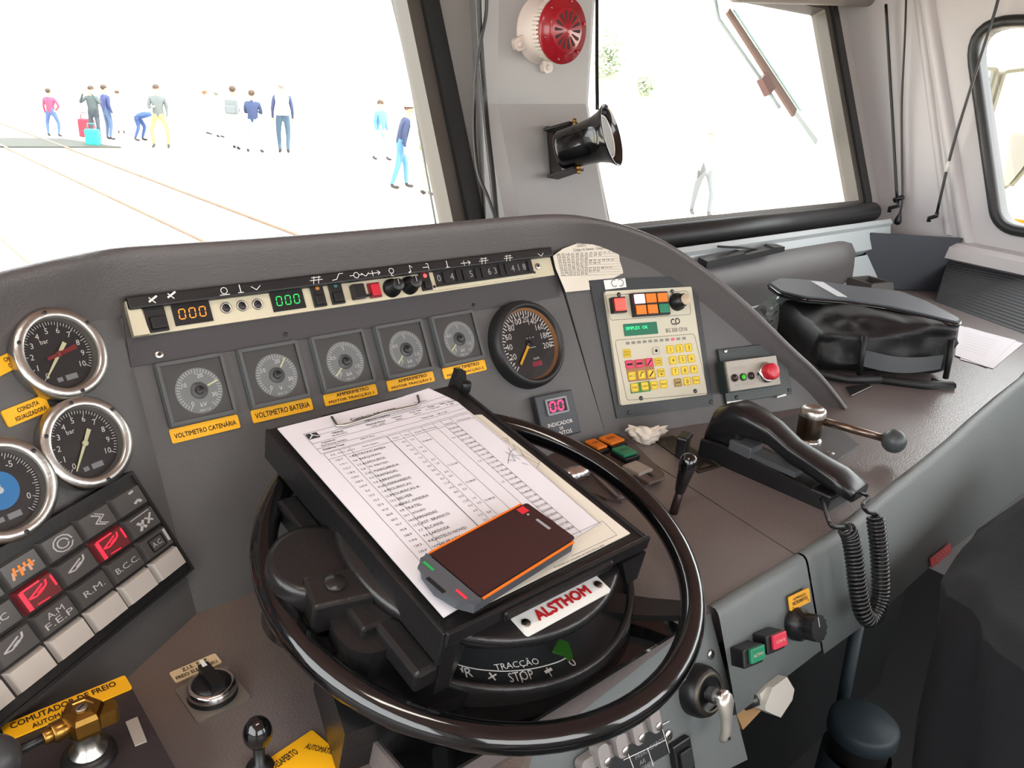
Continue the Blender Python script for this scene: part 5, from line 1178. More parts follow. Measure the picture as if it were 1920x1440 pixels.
mb = MB(BLACK); mb.lathe([(.012, 0), (.010, .004), (.0045, .006), (.0045, .030)], BLACK, 20); mb.obj('stem', tl)
mb = MB(BLACKG); mb.ball(0, 0, .036, .0115, BLACKG, 20, sz=1.25); mb.obj('ball', tl)

# ================================================================ middle desk beyond the wheel
def dz(u, v, h=0): return DR.at(u, v, h)
SEATM = mat('recess_brown', '#3c2e2c', .5)
def lamp_btn(uv, m, txt, label):
    x, y, w, h, r = dims(quad(DR, *uv, h=.010)); o = thing('illuminated_button', label, 'button', DR.M(x, y, .0045, r), 'desk push buttons beyond the wheel')
    mb = MB(BLACK); mb.box(0, -.002, 0, w * 1.12, h * 1.2, .007, BLACK, .001); mb.obj('housing', o)
    mb = MB(m); mb.box(0, 0, .007, w, h, .004, m, .001); mb.text(txt, 0, h * .06, .0113, w * .6, h * .2, INK); mb.obj('cap', o)
q = [dz(*p) for p in ((1000, 880), (1085, 820), (1150, 812), (1190, 838), (1245, 893), (1165, 945), (1135, 940))]
tgp = thing('button_plate', 'dark brown plate under the coloured buttons beyond the wheel', 'plate', DR.M()); mb = MB(SEATM); mb.extr(list(reversed(q)), 0, .0045, mat('brown_plate', '#4e4240', .45)); mb.obj('plate', tgp)
q2 = round_poly([dz(*p, .006) for p in ((1098, 878), (1128, 862), (1192, 920), (1160, 938))], .008); mb = MB(GREYK); mb.extr(list(reversed(q2)), .0045, .008, mat('grey_bezel', '#6f6664', .45)); q3 = inset(q2, .006); mb.extr(list(reversed(q3)), .008, .0085, BLACK); sx, sy = dz(1165, 925, .008); mb.cyl(sx, sy, .008, .004, .0014, STEEL, 14); mb.obj('slot_bezel', tgp)
lamp_btn([cG(*p) for p in ((1010, 505), (1080, 488), (1118, 545), (1050, 568))], ORANGE, 'BORNE', 'orange desk button partly hidden by the wheel rim')
lamp_btn([cG(*p) for p in ((1105, 480), (1200, 448), (1248, 500), (1150, 535))], ORANGE, 'DESBL.', 'orange desk button next to the crumpled tissue')
lamp_btn([cG(*p) for p in ((1200, 560), (1290, 535), (1340, 590), (1240, 622))], GREEN, 'MARCHA', 'green desk button in front of the two orange ones')
x, y, w, h, r = dims(quad(DR, *[cG(*p) for p in ((1280, 675), (1375, 640), (1450, 710), (1345, 752))], h=.008)); mb = MB(GREYK); mb.box(0, 0, 0, w, h, .008, GREYK, .0015); tag(mb.obj('blank_button', M=DR.M(x, y, .0045, r)), 'blank grey-beige desk button nearest the wheel rim', 'button')
x, y, w, h, r = dims(quad(DR, *[cG(*p) for p in ((1380, 740), (1490, 705), (1530, 770), (1400, 820))], h=.004)); mb = MB(SEATM); mb.box(0, 0, 0, w, h, .004, mat('grey_brown_block', '#5b504e', .5), .001); mb.box(.002, 0, .004, .005, .010, .002, BLACK, .001); tag(mb.obj('small_switch', M=DR.M(x, y, .0046, r)), 'small flat grey-brown switch block beyond the grey button', 'switch')
cxp = hitfr(1082, 888, DR, .02); ax_ = (hitfr(1108, 890, DR, .018) - hitfr(1076, 898, DR, .018)).normalized()
mb = MB(CHROME); M_ = Matrix.Translation(cxp) @ ax_.to_track_quat('Z', 'X').to_matrix().to_4x4(); mb.cyl(0, 0, -.02, .011, .035, CHROME, 28); tag(mb.obj('chrome_knob', M=M_), 'short chrome cylinder knob between tray and wheel rim', 'knob')
sx, sy = dz(1138, 807, .0); mb = MB(STEEL); mb.cyl(0, 0, 0, .004, .004, STEEL, 12); tag(mb.obj('screw', M=DR.M(sx, sy, 0)), 'small screw on the desk at the foot of the right wing', 'screw')
# crumpled tissue
rng = random.Random(3); mb = MB(PAPER2); bm = mb.bm
bmesh.ops.create_icosphere(bm, subdivisions=4, radius=1)
from mathutils import noise as mn
for v in bm.verts:
    d = v.co.normalized(); k = .85 + .45 * mn.noise(d * 2.3) + .30 * abs(mn.noise(d * 5.7)) + .08 * mn.noise(d * 12)
    a = d.x * 1.2; v.co = Vector((d.x * .029 * k, d.y * .011 * k + .009 * abs(a), max(0, .011 + d.z * .014 * k + .010 * abs(d.x) ** 3)))
for f in bm.faces: f.material_index = 0; f.smooth = True
mb.mats = [mat('tissue', '#e2d9cc', .85)]; sx, sy = dz(1213, 832); tag(mb.obj('tissue', M=DR.M(sx, sy, .001, rd(-35))), 'crumpled white tissue on the desk below the radio panel', 'tissue')
# slotted toggle plate and toggle levers
q = [dz(*p) for p in ((1225, 826), (1262, 818), (1352, 876), (1310, 888))]; SLM = mat('slot_plate', '#1f1c1a', .4)
tp_ = thing('lever_plate', 'dark lever plate with pale lettering at the left of the telephone', 'plate', DR.M()); mb = MB(SLM); mb.extr(list(reversed(q)), 0, .002, SLM); o_ = inset(list(reversed(q)), .0015)
for i in range(4): mb.line(*o_[i - 1], *o_[i], .0007, .0022, mat('gold_line', '#8a7a5c', .5))
for t_, u, v in (('LUZ', 1322, 873), ('0', 1246, 830), ('1', 1262, 842)): xx, yy = dz(u, v, .002); mb.text(t_, xx, yy, .0022, None, .006, MATS['gold_line'])
mb.obj('plate', tp_)
a_, b_ = onplane(1281, 875, 2, ZR + .02), None
sx, sy = dz(1287, 868); mb = MB(BLACK); mb.box(0, 0, 0, .02, .016, .03, BLACK, .003); mb.box(.002, 0, .026, .03, .018, .008, BLACK, .003); mb.obj('switch_block', tp_, tp_.matrix_world.inverted() @ DR.M(*dz(1277, 858), .002, rd(20)))
base = hitfr(1262, 962, DR, 0); tip = base + Vector((.0, .004, .085)); tk = onplane(1290, 870, 0, base.x + .012)
lv = thing('toggle_lever', 'upright lever with a glossy black pear grip outside the wheel rim', 'lever', Matrix.Translation(base))
dv = tk - base; mb = MB(BRONZE); mb.tube([(0, 0, -.002), dv * .62], [.0058, .0045], mat('lever_shaft', '#3c3230', .35, .6), 14); mb.obj('shaft', lv)
mb = MB(BLACKG); q4 = dv.normalized().to_track_quat('Z', 'X').to_matrix().to_4x4(); mb.lathe([(.004, -.042), (.0066, -.036), (.0095, -.012), (.0112, 0), (.0108, .006), (.008, .0115), (.004, .0135), (0, .014)], BLACKG, 24, M=Matrix.Translation(dv) @ q4); mb.obj('grip', lv)

# ================================================================ telephone
hb = [dz(*p) for p in ((1311, 858), (1558, 962))]
ta = math.atan2(hb[1][1] - hb[0][1], hb[1][0] - hb[0][0]); cxx, cyy = dz(1440, 905)
cr0 = [dz(*p) for p in ((1308, 850), (1340, 815), (1590, 920), (1545, 965))]
p0_ = Vector(dz(1312, 856)); p1_ = Vector(dz(1548, 960)); tdir = (p1_ - p0_); TL = tdir.length; ta = math.atan2(tdir.y, tdir.x)
TF = DR.sub(p0_.x, p0_.y, 0, ta)                                     # x along the handset, y to its far side
tel = thing('telephone', 'black cab telephone with the handset in its cradle on the right desk', 'telephone', TF.M())
TW = .058
mb = MB(BLACK); prof = [(-.004, 0, .026), (.03, 0, .030), (.10, 0, .026), (TL * .80, 0, .022), (TL + .002, 0, .016)]
rings = []
for x, y, z in prof: rings.append([(x, 0, 0), (x, TW, 0), (x, TW - .003, z - .002), (x, TW - .005, z), (x, .005, z), (x, .002, z - .002)])
mb.loft(rings, BLACK, smooth=False); mb.box(TL * .93, TW * .5, .0, .03, TW * .9, .022, BLACK, .003); mb.obj('cradle', tel)
mb = MB(mat('cradle_key', '#4a4d51', .35)); mb.box(TL * .30, .018, .024, .036, .030, .018, None, .002); mb.extr([(TL * .36, .006), (TL * .74, .004), (TL * .74, .030), (TL * .36, .032)], .026, .034, None); mb.obj('hook_switch', tel)
mb = MB(mat('handset_black', '#17181a', .25)); rings = []
path = [(-.002, .030, .029, .012), (.006, .052, .031, .024), (.03, .062, .031, .027), (.055, .066, .028, .020), (.09, .062, .023, .015), (TL * .62, .048, .021, .0135), (TL * .82, .040, .023, .013), (TL * .97, .034, .025, .013), (TL + .022, .026, .024, .009)]
for x, z, hw, hh in path:
    yc = TW * .62; rings.append([(x, yc + hw * math.copysign(abs(math.cos(t)) ** .55, math.cos(t)), z + hh * math.copysign(abs(math.sin(t)) ** .6, math.sin(t))) for t in [2 * PI * k / 20 for k in range(20)]])
mb.loft(rings); mb.obj('handset', tel)
mb = MB(mat('handset_black', '', 0) if False else MATS['handset_black']); mb.box(.026, TW * .62, .026, .052, .054, .030, None, .006); mb.obj('earpiece', tel)
# coiled cord hanging over the desk edge
def fpt(u, v, dy=.03):                                                # a point hanging in front of the sloping fascia
    x, y = FF.at(u, v, dy); return FF.p3(x, y, dy)
exitA = TF.p3(TL + .018, TW * .62, .026); exitB = TF.p3(TL * .86, .006, .008)
loop = [fpt(1640, 962), fpt(1647, 1020), fpt(1651, 1080), fpt(1650, 1125), fpt(1634, 1160), fpt(1618, 1148), fpt(1608, 1100), fpt(1602, 1050), fpt(1594, 1005), fpt(1582, 988)]
lead1 = crv([exitA, exitA + Vector((.012, -.012, -.006)), fpt(1618, 945, .035), fpt(1626, 960, .036), loop[0]], 6)
lead2 = crv([loop[-1], fpt(1563, 988, .035), fpt(1553, 975, .03), exitB + Vector((.012, -.008, 0)), exitB], 6)
lp = crv(loop, 40); ln = [0]
for a, b in zip(lp[:-1], lp[1:]): ln.append(ln[-1] + (b - a).length)
coil = []; turns = 56; Np = turns * 12
def along(s_):
    import bisect
    i = min(max(bisect.bisect(ln, s_) - 1, 0), len(lp) - 2); t = (s_ - ln[i]) / max(ln[i + 1] - ln[i], 1e-9); return lp[i].lerp(lp[i + 1], t), (lp[i + 1] - lp[i]).normalized()
nref = FF.n
for k in range(Np + 1):
    c, t = along(ln[-1] * k / Np); n1 = (nref - t * nref.dot(t)).normalized(); n2 = t.cross(n1); a = 2 * PI * turns * k / Np
    e = min(1, min(k, Np - k) / 18); coil.append(c + (n1 * math.cos(a) + n2 * math.sin(a)) * .0088 * e)
mb = MB(BLACKG); mb.tube(lead1, .0024, BLACK, 8); mb.tube(coil, .0021, mat('cord_black', '#1a1b1c', .28), 6); mb.tube(lead2, .0024, BLACK, 8); kid(mb.obj('coiled_cord'), tel)

# ================================================================ hand lever on the right desk
PLT = mat('lever_plate_paint', '#56575a', .4, bump=(300, .2)); q = [dz(*p) for p in ((1440, 795), (1528, 772), (1610, 838), (1560, 872), (1490, 850))]
lvr = thing('hand_lever', 'bronze hand lever with a dark ball knob on a grey plate', 'lever', DR.M()); mb = MB(PLT); mb.extr(list(reversed(q)), 0, .004, PLT); sx, sy = dz(1557, 850, .004); mb.cyl(sx, sy, .004, .006, .001, STEEL, 18); mb.line(sx - .005, sy, sx + .005, sy + .001, .0012, .0053, BLACK); mb.obj('plate', lvr)
hx, hy = dz(1513, 828, .0); mb = MB(BRONZE); mb.lathe([(.021, .004), (.021, .007), (.016, .008)], CHROME, 32, c=(hx, hy)); mb.lathe([(.016, .006), (.0185, .012), (.0195, .044), (.0185, .047)], BRONZE, 32, c=(hx, hy)); mb.lathe([(.0195, .044), (.0195, .053), (.0175, .056), (.0145, .0565), (.0135, .0545), (0, .0545)], STEEL, 32, c=(hx, hy)); mb.obj('hub', lvr)
kb_ = DR.at(1676, 827, .030); hv = Vector((hx, hy, .040)); kv = Vector((*kb_, .030)); dd = (kv - hv)
mb = MB(BRONZE); mb.tube([hv + dd * .08, hv + dd * .92], [.0062, .0058], mat('bronze_rod', '#7a6a5e', .28, .9), 16); mb.obj('arm', lvr)
mb = MB(DARKPL); mb.ball(*kv, .0178, mat('grey_ball', '#3e4244', .4), 28); mb.obj('ball_knob', lvr)

# ================================================================ fascia controls
def onF(u, v, h=0): return FF.at(u, v, h)
plate(FF, [cE(*p) for p in ((583, 1260), (700, 1203), (710, 1283), (598, 1335))], 'label_plate', 'yellow label reading ILUMINAÇÃO INSTRUMENTOS on the desk fascia', 'label', mat('amber_label', '#d79a1e', .5), [('ILUMINAÇÃO', 0, .22, .6, .24), ('INSTRUMENTOS', 0, -.08, .72, .24), ('+', .38, -.3, None, .14), ('-', -.36, -.34, None, .05)], group='yellow engraved labels', h=.001)
def fbtn(uv, m, txt, label):
    x, y, w, h, r = dims(quad(FF, *uv, h=.022)); o = thing('fascia_button', label, 'button', FF.M(x, y, .0, r), 'square fascia buttons')
    mb = MB(BLACK); mb.box(-.003, -.002, 0, w * 1.35, h * 1.3, .018, BLACK, .0015); mb.obj('housing', o); mb = MB(m); mb.box(0, 0, .018, w, h, .004, m, .001); mb.text(txt, 0, 0, .0223, w * .7, h * .2, mat('pale_legend', '#d8b8a0', .5)); mb.obj('cap', o)
fbtn([cF(*p) for p in ((383, 655), (465, 625), (468, 705), (392, 740))], GREEN, 'ACTIVO', 'green square button on the desk fascia')
fbtn([cF(*p) for p in ((512, 578), (585, 548), (592, 628), (518, 660))], mat('crimson_key', '#c8304a', .4), 'CORTE', 'red square button on the desk fascia')
sx, sy = onF(*cF(715, 525), .018); ko = thing('dimmer_knob', 'black fluted knob below the lighting label', 'knob', FF.M(sx, sy, 0)); mb = MB(BLACK); mb.lathe([(.0185, 0), (.018, .008), (.0150, .011), (.0145, .018)], BLACK, 36)
P = [((.0148 - .0013 * (1 if k % 4 < 2 else 0)) * math.cos(2 * PI * k / 48), (.0148 - .0013 * (1 if k % 4 < 2 else 0)) * math.sin(2 * PI * k / 48)) for k in range(48)]; mb.extr(P, .012, .030, BLACK); mb.line(0, .002, 0, .013, .0018, .0304, GREYMARK); mb.obj('knob', ko)
for u, v in (cF(155, 680),): 
    sx, sy = onF(u, v, -.012); mb = MB(STEEL); mb.cyl(0, 0, 0, .0048, .002, STEEL, 16); mb.line(-.003, -.001, .003, .001, .0009, .0023, BLACK); tag(mb.obj('screw', M=FF.M(sx, sy, -.012)), 'screw at the top of the pedestal face beside the wheel rim', 'screw')
sx, sy = onF(1252, 1378, -.012); mb = MB(STEEL); mb.cyl(0, 0, 0, .0052, .002, STEEL, 16); mb.line(-.003, -.001, .003, .001, .0009, .0023, BLACK); tag(mb.obj('screw', M=FF.M(sx, sy, -.012)), 'bright slotted screw beside the grey breaker switches', 'screw')
# key switch with chrome handle
sx, sy = onF(1338, 1303, .01); ks = thing('key_switch', 'key switch with a long chrome handle on the pedestal face', 'key switch', FF.M(sx, sy, -.012)); mb = MB(BLACK); mb.lathe([(.026, 0), (.0255, .010), (.023, .016), (.020, .018), (.019, .016), (0, .016)], BLACK, 40); mb.lathe([(.0215, .017), (.0185, .0195), (.0165, .018)], mat('worn_collar', '#4a463e', .35, .7), 40); mb.obj('barrel', ks)
tip = onF(1380, 1392, .03); dv = Vector((tip[0] - sx, tip[1] - sy, 0)); kl = dv.length
mb = MB(CHROME); mb.cyl(0, 0, .016, .0085, .022, CHROME, 24); d_ = dv.normalized(); nn = Vector((-d_.y, d_.x, 0))
rg = []
for t, w_, z in ((-.12, .005, .036), (-.05, .0095, .036), (.1, .0105, .037), (.45, .006, .035), (.75, .0062, .033), (.95, .0085, .031), (1.04, .006, .030)):
    c = dv * t; rg.append([c + nn * w_ + Vector((0, 0, z - .003)), c + nn * w_ * .8 + Vector((0, 0, z + .003)), c - nn * w_ * .8 + Vector((0, 0, z + .003)), c - nn * w_ + Vector((0, 0, z - .003))])
mb.loft(rg, mat('handle_alloy', '#d4d0c6', .3, .7)); mb.cyl(dv.x * .96, dv.y * .96, .0335, .002, .001, BLACK, 10); mb.obj('handle', ks)
# brass tag plate with clear plug hanging below the fascia
fr2 = FF
bp = [cF(*p) for p in ((300, 1010), (330, 930), (420, 868), (560, 800), (600, 830), (430, 1010), (340, 1105))]
cp_ = thing('plug_connector', 'clear plastic plug on a tan plate below the desk fascia', 'connector', FF.M()); mb = MB(mat('tan_plate', '#a8845a', .5)); mb.extr(list(reversed([onF(u, v, -.02) for u, v in bp])), -.024, -.020); mb.obj('plate', cp_)
mb = MB(BLACK); a_, b_ = onF(*cF(365, 950), -.01), onF(*cF(425, 920), .0); mb.tube([(*a_, -.015), (*b_, .0)], [.010, .008], mat('connector_black', '#2a2a2a', .3), 16); mb.obj('socket', cp_)
CL = mat('clear_plug', '#b8b6ae', .25); mb = MB(CL); P = [onF(*cF(*p), .004) for p in ((438, 960), (478, 860), (560, 800), (602, 870), (590, 930), (525, 1028), (440, 990))]; mb.extr(list(reversed(P)), -.008, .010, CL); P2 = [onF(*cF(*p), .0) for p in ((415, 900), (470, 845), (500, 850), (460, 950), (430, 950))]; mb.extr(list(reversed(P2)), -.008, .004, CL); mb.obj('clear_plug', cp_)
# breaker switches at the bottom edge
bk = thing('breaker_panel', 'black panel with a row of grey breaker toggles at the lower edge', 'switch panel', FF.M()); PB = mat('breaker_black', '#232526', .45); hB = -.010
q = [onF(*cH(*p), hB) for p in ((750, 1500), (1280, 1215), (1330, 1360), (840, 1640))]; mb = MB(PB); mb.extr(list(reversed(q)), -.0119, hB, PB)
def bl_(a, b, w=.0008): mb.line(*onF(*cH(*a), hB), *onF(*cH(*b), hB), w, hB + .0003, WHITEP)
bl_((1225, 1255), (1320, 1205)); bl_((1285, 1245), (1320, 1365)); bl_((1090, 1400), (1300, 1300)); bl_((1110, 1360), (1140, 1440)); bl_((1210, 1340), (1240, 1430))
for t_, a, b in (('AR', 1185, 1408), ('FREIO', 1180, 1370), ('COMPR.', 1205, 1430), ('CABOS', 1255, 1318)): xx, yy = onF(*cH(a, b), hB); mb.text(t_, xx, yy, hB + .0003, None, .0045, GREYMARK)
mb.obj('plate', bk)
TGL = mat('grey_toggle', '#8f8a88', .4)
for a, b in ((1245, 1245), (1158, 1305), (1075, 1370), (985, 1425)):
    xx, yy = onF(*cH(a, b), .01); mb = MB(TGL); T = Matrix.Translation((xx, yy, hB)) @ Matrix.Rotation(rd(2), 4, 'Z')
    mb.extr(rr_pts(.030, .012, .005), .0, .010, TGL, T); mb.extr(rr_pts(.013, .022, .005, .006, .004), .006, .018, TGL, T); mb.cyl(.008, -.002, .018, .004, .001, STEEL, 12, M=T); mb.obj('toggle', bk)
sx, sy = onF(*cH(1375, 1385), -.01); mb = MB(BLACK); mb.box(0, 0, 0, .026, .036, .008, BLACK, .002); mb.box(0, 0, .008, .016, .02, .004, PB, .001); tag(mb.obj('push_switch', M=FF.M(sx, sy, -.012)), 'small black push switch right of the breaker toggles', 'switch')
RF2 = Fr(onplane(1760, 1040, 1, fe[4].y - .06), fe[5] - fe[3], Vector((0, .375, .927)))
uvq = [cF(*p) for p in ((1390, 138), (1498, 58), (1495, 98), (1380, 198))]
xq = fe[4]; RFf = Fr(xq + Vector((0, -.004, -.005)), fe[5] - fe[3], (0, .375, .927))
plate(RFf, uvq, 'label_plate', 'red label at the lower edge of the right fascia', 'label', mat('red_label', '#b01c24', .5), [('- - - -', 0, .2, .5, .05), ('- - - - -', 0, -.05, .6, .05), ('- - -', 0, -.28, .4, .05)], ink=mat('pale_red_ink', '#d86a60', .5), h=.002)
# ================================================================ on and around the centre pillar
from mathutils import noise as mn
SIRC = mat('siren_cream', '#cfc3bb', .45); SIRR = mat('siren_red', '#8e0f1c', .25, coat=.3)
x, y = PIU.at(1012, 57); si = thing('siren', 'cream siren with a slotted red disc on the upper pillar', 'siren', PIU.M(x, y, 0))
mb = MB(SIRC); mb.lathe([(.056, 0), (.056, .006), (.050, .008), (.049, .045), (.0515, .048)], SIRC, 48); mb.obj('body', si)
mb = MB(SIRC)
for k in range(48):
    a = 2 * PI * k / 48; mb.box(0, 0, 0, .0035, .004, .016, SIRC, M=Matrix.Rotation(a, 4, 'Z') @ Matrix.Translation((.0505, 0, .036)))
mb.lathe([(.0525, .052), (.0525, .056), (.048, .056)], SIRC, 48); mb.obj('toothed_rim', si)
for a in (205, 285, 95):
    mb = MB(SIRC); M_ = Matrix.Rotation(rd(a), 4, 'Z'); mb.extr(rr_pts(.03, .022, .008, .056, 0), 0, .012, SIRC, M_); mb.cyl(.062, 0, .012, .005, .004, SIRC, 14, M=M_); mb.obj('mounting_ear', si)
mb = MB(SIRR); mb.lathe([(.0535, .054), (.0545, .058), (.0535, .062), (.040, .0635), (.037, .068), (.034, .070), (.010, .0705), (.006, .0725), (0, .0725)], SIRR, 56)
for k in range(14):
    a = 2 * PI * k / 14; M_ = Matrix.Rotation(a, 4, 'Z'); mb.poly([(.012, -.0008, .0709), (.029, -.003, .0709), (.031, 0, .0709), (.029, .003, .0709), (.012, .0008, .0709)], mat('slot_dark', '#2a0608', .7), M=M_)
for k in range(6): a = 2 * PI * k / 6 + .3; mb.cyl(.0475 * math.cos(a), .0475 * math.sin(a), .062, .0028, .0025, SIRR, 10)
mb.obj('red_disc', si)['label'] = 'red slotted disc'

hc = hitfr(1052, 283, PIL, .045); hm = hc + (AX * (1132 - 1052) - AU * (258 - 283)).normalized() * .108 - ray(1090, 270).normalized() * .005 * 10
hax = (hm - hc).normalized(); HQ = hax.to_track_quat('Z', 'Y').to_matrix().to_4x4(); HQ = HQ @ Matrix.Scale(.84, 4); HQ.translation = hc
hn = thing('loud_hailer', 'glossy black horn loudspeaker on a bracket on the lower pillar', 'loudspeaker', HQ)
mb = MB(BLACKG); mb.lathe([(0, -.004), (.036, -.004), (.041, .0), (.043, .008), (.044, .055), (.047, .080), (.054, .100), (.063, .112), (.064, .115), (.062, .115), (.052, .1), (.040, .08), (.03, .07), (0, .07)], BLACKG, 56); mb.obj('horn', hn)
mb = MB(CHROME); mb.lathe([(.043 + .002 * math.cos(t), .103 + .002 * math.sin(t)) for t in [2 * PI * k / 8 for k in range(9)]], mat('pale_grille', '#d8d8d4', .4), 40)
mb.lathe([(.0425, .102), (0, .098)], mat('grille_grey', '#9a9c9c', .5), 40); mb.obj('grille', hn)['label'] = 'pale grille ring in the mouth'
Wi = hn.matrix_world.inverted(); mb = MB(BLACKM)
b0, b1 = hitfr(1033, 240, PIL, .002), hitfr(1040, 328, PIL, .002); ctr = (b0 + b1) / 2; bz = (b0 - b1).normalized(); bxn = PIL.n; bt = bz.cross(bxn)
def barr(pts, w, th, m, par, nm):
    mb = MB(m); rings = []
    for i, p in enumerate(pts):
        t = (pts[min(i + 1, len(pts) - 1)] - pts[max(i - 1, 0)]).normalized(); nn = t.cross(bt).normalized()
        rings.append([Wi @ (p + bt * a + nn * b) for a, b in ((-w, -th), (w, -th), (w, th), (-w, th))])
    mb.loft(rings, m, smooth=False); return mb.obj(nm, par)
tp1 = hc + hax * .03 + bz * .0405; tp2 = hc + hax * .03 - bz * .0405
barr([tp1, hc + bz * .0425 - hax * .02, b0 + bxn * .004 + bz * .0, b1 + bxn * .004, hc - bz * .0425 - hax * .02, tp2], .013, .0022, BLACKM, hn, 'bracket')
for p in (tp1, tp2):
    mb = MB(BRASS); s_ = 1 if p is tp1 else -1; mm = Matrix.Translation(Wi @ p) @ (Wi.to_3x3() @ (bz * s_)).to_track_quat('Z', 'Y').to_matrix().to_4x4(); mb.cyl(0, 0, -.004, .0075, .006, mat('bolt_brass', '#8a6c3c', .35, .9), 6, M=mm); mb.cyl(0, 0, .002, .0045, .008, MATS['bolt_brass'], 12, M=mm); mb.obj('bolt', hn)
def cable(name, pts3, r, label, m=None, cat='cable'):
    mb = MB(m or BLACK); mb.tube(crv(pts3, 6), r, m or BLACK, 8); return tag(mb.obj(name), label, cat)
cable('cable', [hitfr(u, v, PIU if v < 195 else PIL, .014) for u, v in ((895, -60), (898, 40), (903, 120), (909, 194), (915, 260), (924, 340), (931, 416))], .0052, 'thick black cable running straight down the left side of the pillar')
cable('cable', [hitfr(u, v, PIU if v < 195 else PIL, .022) for u, v in ((912, -60), (912, 20), (903, 70), (893, 130), (890, 194), (890, 260), (897, 325), (915, 370), (930, 412))], .0028, 'thin black cable crossing and bowing beside the thicker pillar cable')
cable('cable', [hitfr(1119, -40, WS, .03), hitfr(1119, 60, WS, .03), hitfr(1119, 130, WS, .03), hitfr(1120, 205, WS, .04)], .004, 'short dark cable between pillar and right windscreen ending at the loudspeaker')
cable('wire', [hitfr(u, v, WS, -.06) for u, v in ((722, -60), (735, 0), (765, 130), (792, 280), (818, 425))], .0022, 'thin grey wire slanting across the right edge of the left windscreen', mat('wire_grey', '#5d5f60', .5), 'wire')
# wiper outside the right windscreen
WPB = mat('wiper_brown', '#6b5048', .5); WPG = mat('wiper_grey', '#8d979a', .5)
wi = thing('windscreen_wiper', 'brownish wiper outside the right windscreen hanging from its top edge', 'wiper', WS.M())
def wp(u, v, h=-.055): a = WS.at(u, v, h); return Vector((a[0], a[1], h))
mb = MB(WPG); mb.tube([wp(1332, -30), wp(1347, 36), wp(1425, 146)], [.010, .006, .0042], WPG, 8); mb.tube([wp(1441, 172), wp(1461, 202)], .005, WPG, 8); mb.obj('arm', wi)
def flat(a, b, w0, w1, m, nm, h0=-.06, h1=-.052):
    d = (b - a).normalized(); n = Vector((-d.y, d.x, 0)); mb = MB(m); mb.loft([[p + n * w + Vector((0, 0, h - p.z)) for w, h in ((-ww, h0), (ww, h0), (ww, h1), (-ww, h1))] for p, ww in ((a, w0), (b, w1))], m, smooth=False); mb.obj(nm, wi)
flat(wp(1365, 20), wp(1490, 212), .010, .015, WPB, 'blade'); flat(wp(1488, 210), wp(1530, 268), .009, .012, mat('wiper_pale', '#aeb8b8', .5), 'blade_tip')
flat(wp(1371, 20), wp(1497, 210), .0022, .0022, mat('wiper_edge', '#9fc0bc', .5), 'rubber_edge', -.05, -.046)
mb = MB(WPB); c = wp(1437, 158); mb.box(c.x, c.y, -.066, .04, .05, .02, mat('wiper_joint', '#5c3c38', .5), .002, M=Matrix.Translation((c.x, c.y, 0)) @ Matrix.Rotation(rd(30), 4, 'Z') @ Matrix.Translation((-c.x, -c.y, 0))); mb.obj('joint', wi)
# roller blind and its rods
RBM = mat('blind_roller', '#77706c', .45)
a_, b_ = hitfr(1380, -16, WS, .07), hitfr(1684, -2, WS, .07); mb = MB(RBM); 
rb = thing('roller_blind', 'grey rolled sun blind above the right windscreen', 'blind', Matrix.Translation(a_)); mb.tube([Vector((0, 0, 0)), b_ - a_], .024, RBM, 20); mb.obj('roller', rb)
mb = MB(mat('dark_bracket', '#3c3836', .5)); c_ = hitfr(1662, 8, WS, .07) - a_; mb.box(c_.x, c_.y, c_.z - .012, .03, .03, .02, None, .004); mb.obj('end_bracket', rb)
def sw(u, v, h=.03): return hitfr(u, v, SW, h)
def rod(pts, r, label, hook=None):
    o = thing('blind_rod', label, 'rod', Matrix.Translation(pts[-1])); mb = MB(BLACK); mb.tube([p - pts[-1] for p in crv(pts, 4)], r, BLACK, 8); mb.obj('rod', o)
    if hook:
        mb = MB(BLACK); mb.tube([p - pts[-1] for p in hook], .006, BLACK, 8); mb.obj('hook', o)
    return o
r1 = rod([sw(1661, 8), sw(1668, 130), sw(1675, 250), sw(1682, 376)], .0042, 'dark blind rod nearest the right windscreen', [sw(1682, 374), sw(1684, 386), sw(1668, 390), sw(1667, 398)])
mb = MB(BLACK); pp_ = sw(1683, 374); q_ = sw(1694, 369); mb.tube([sw(1676, 376) - pp_ + pp_ - sw(1682, 376), sw(1694, 369) - sw(1682, 376)], .007, BLACK, 8); mb.obj('clip', r1)
r2 = rod([sw(1700, -40), sw(1697, 60), sw(1691, 190), sw(1691, 300), sw(1692, 370), sw(1688, 398)], .0030, 'thin pull cord with a pear-shaped black knob in the windscreen corner')
mb = MB(BLACK); c_ = sw(1684, 412); ax2 = (sw(1688, 398) - c_).normalized().to_track_quat('Z', 'X').to_matrix().to_4x4(); mb.lathe([(0, -.016), (.008, -.013), (.0105, -.006), (.009, .004), (.005, .014), (.003, .024)], BLACK, 16, M=Matrix.Translation(c_ - sw(1688, 398)) @ ax2); mb.obj('pull_knob', r2)
r3 = rod([sw(1880, -40, .05), sw(1866, 20, .05), sw(1828, 140, .045), sw(1785, 280, .04), sw(1757, 398, .035)], .0040, 'slanting dark blind rod crossing the front edge of the side window', [sw(1757, 398, .035), sw(1756, 405, .035), sw(1742, 409, .03), sw(1741, 416, .03)])
mb = MB(mat('rod_bare', '#c8c6c0', .4)); mb.tube([sw(1779, 302, .04) - sw(1757, 398, .035), sw(1774, 322, .04) - sw(1757, 398, .035)], .0046, None, 8); mb.obj('bare_band', r3)['label'] = 'pale worn band'
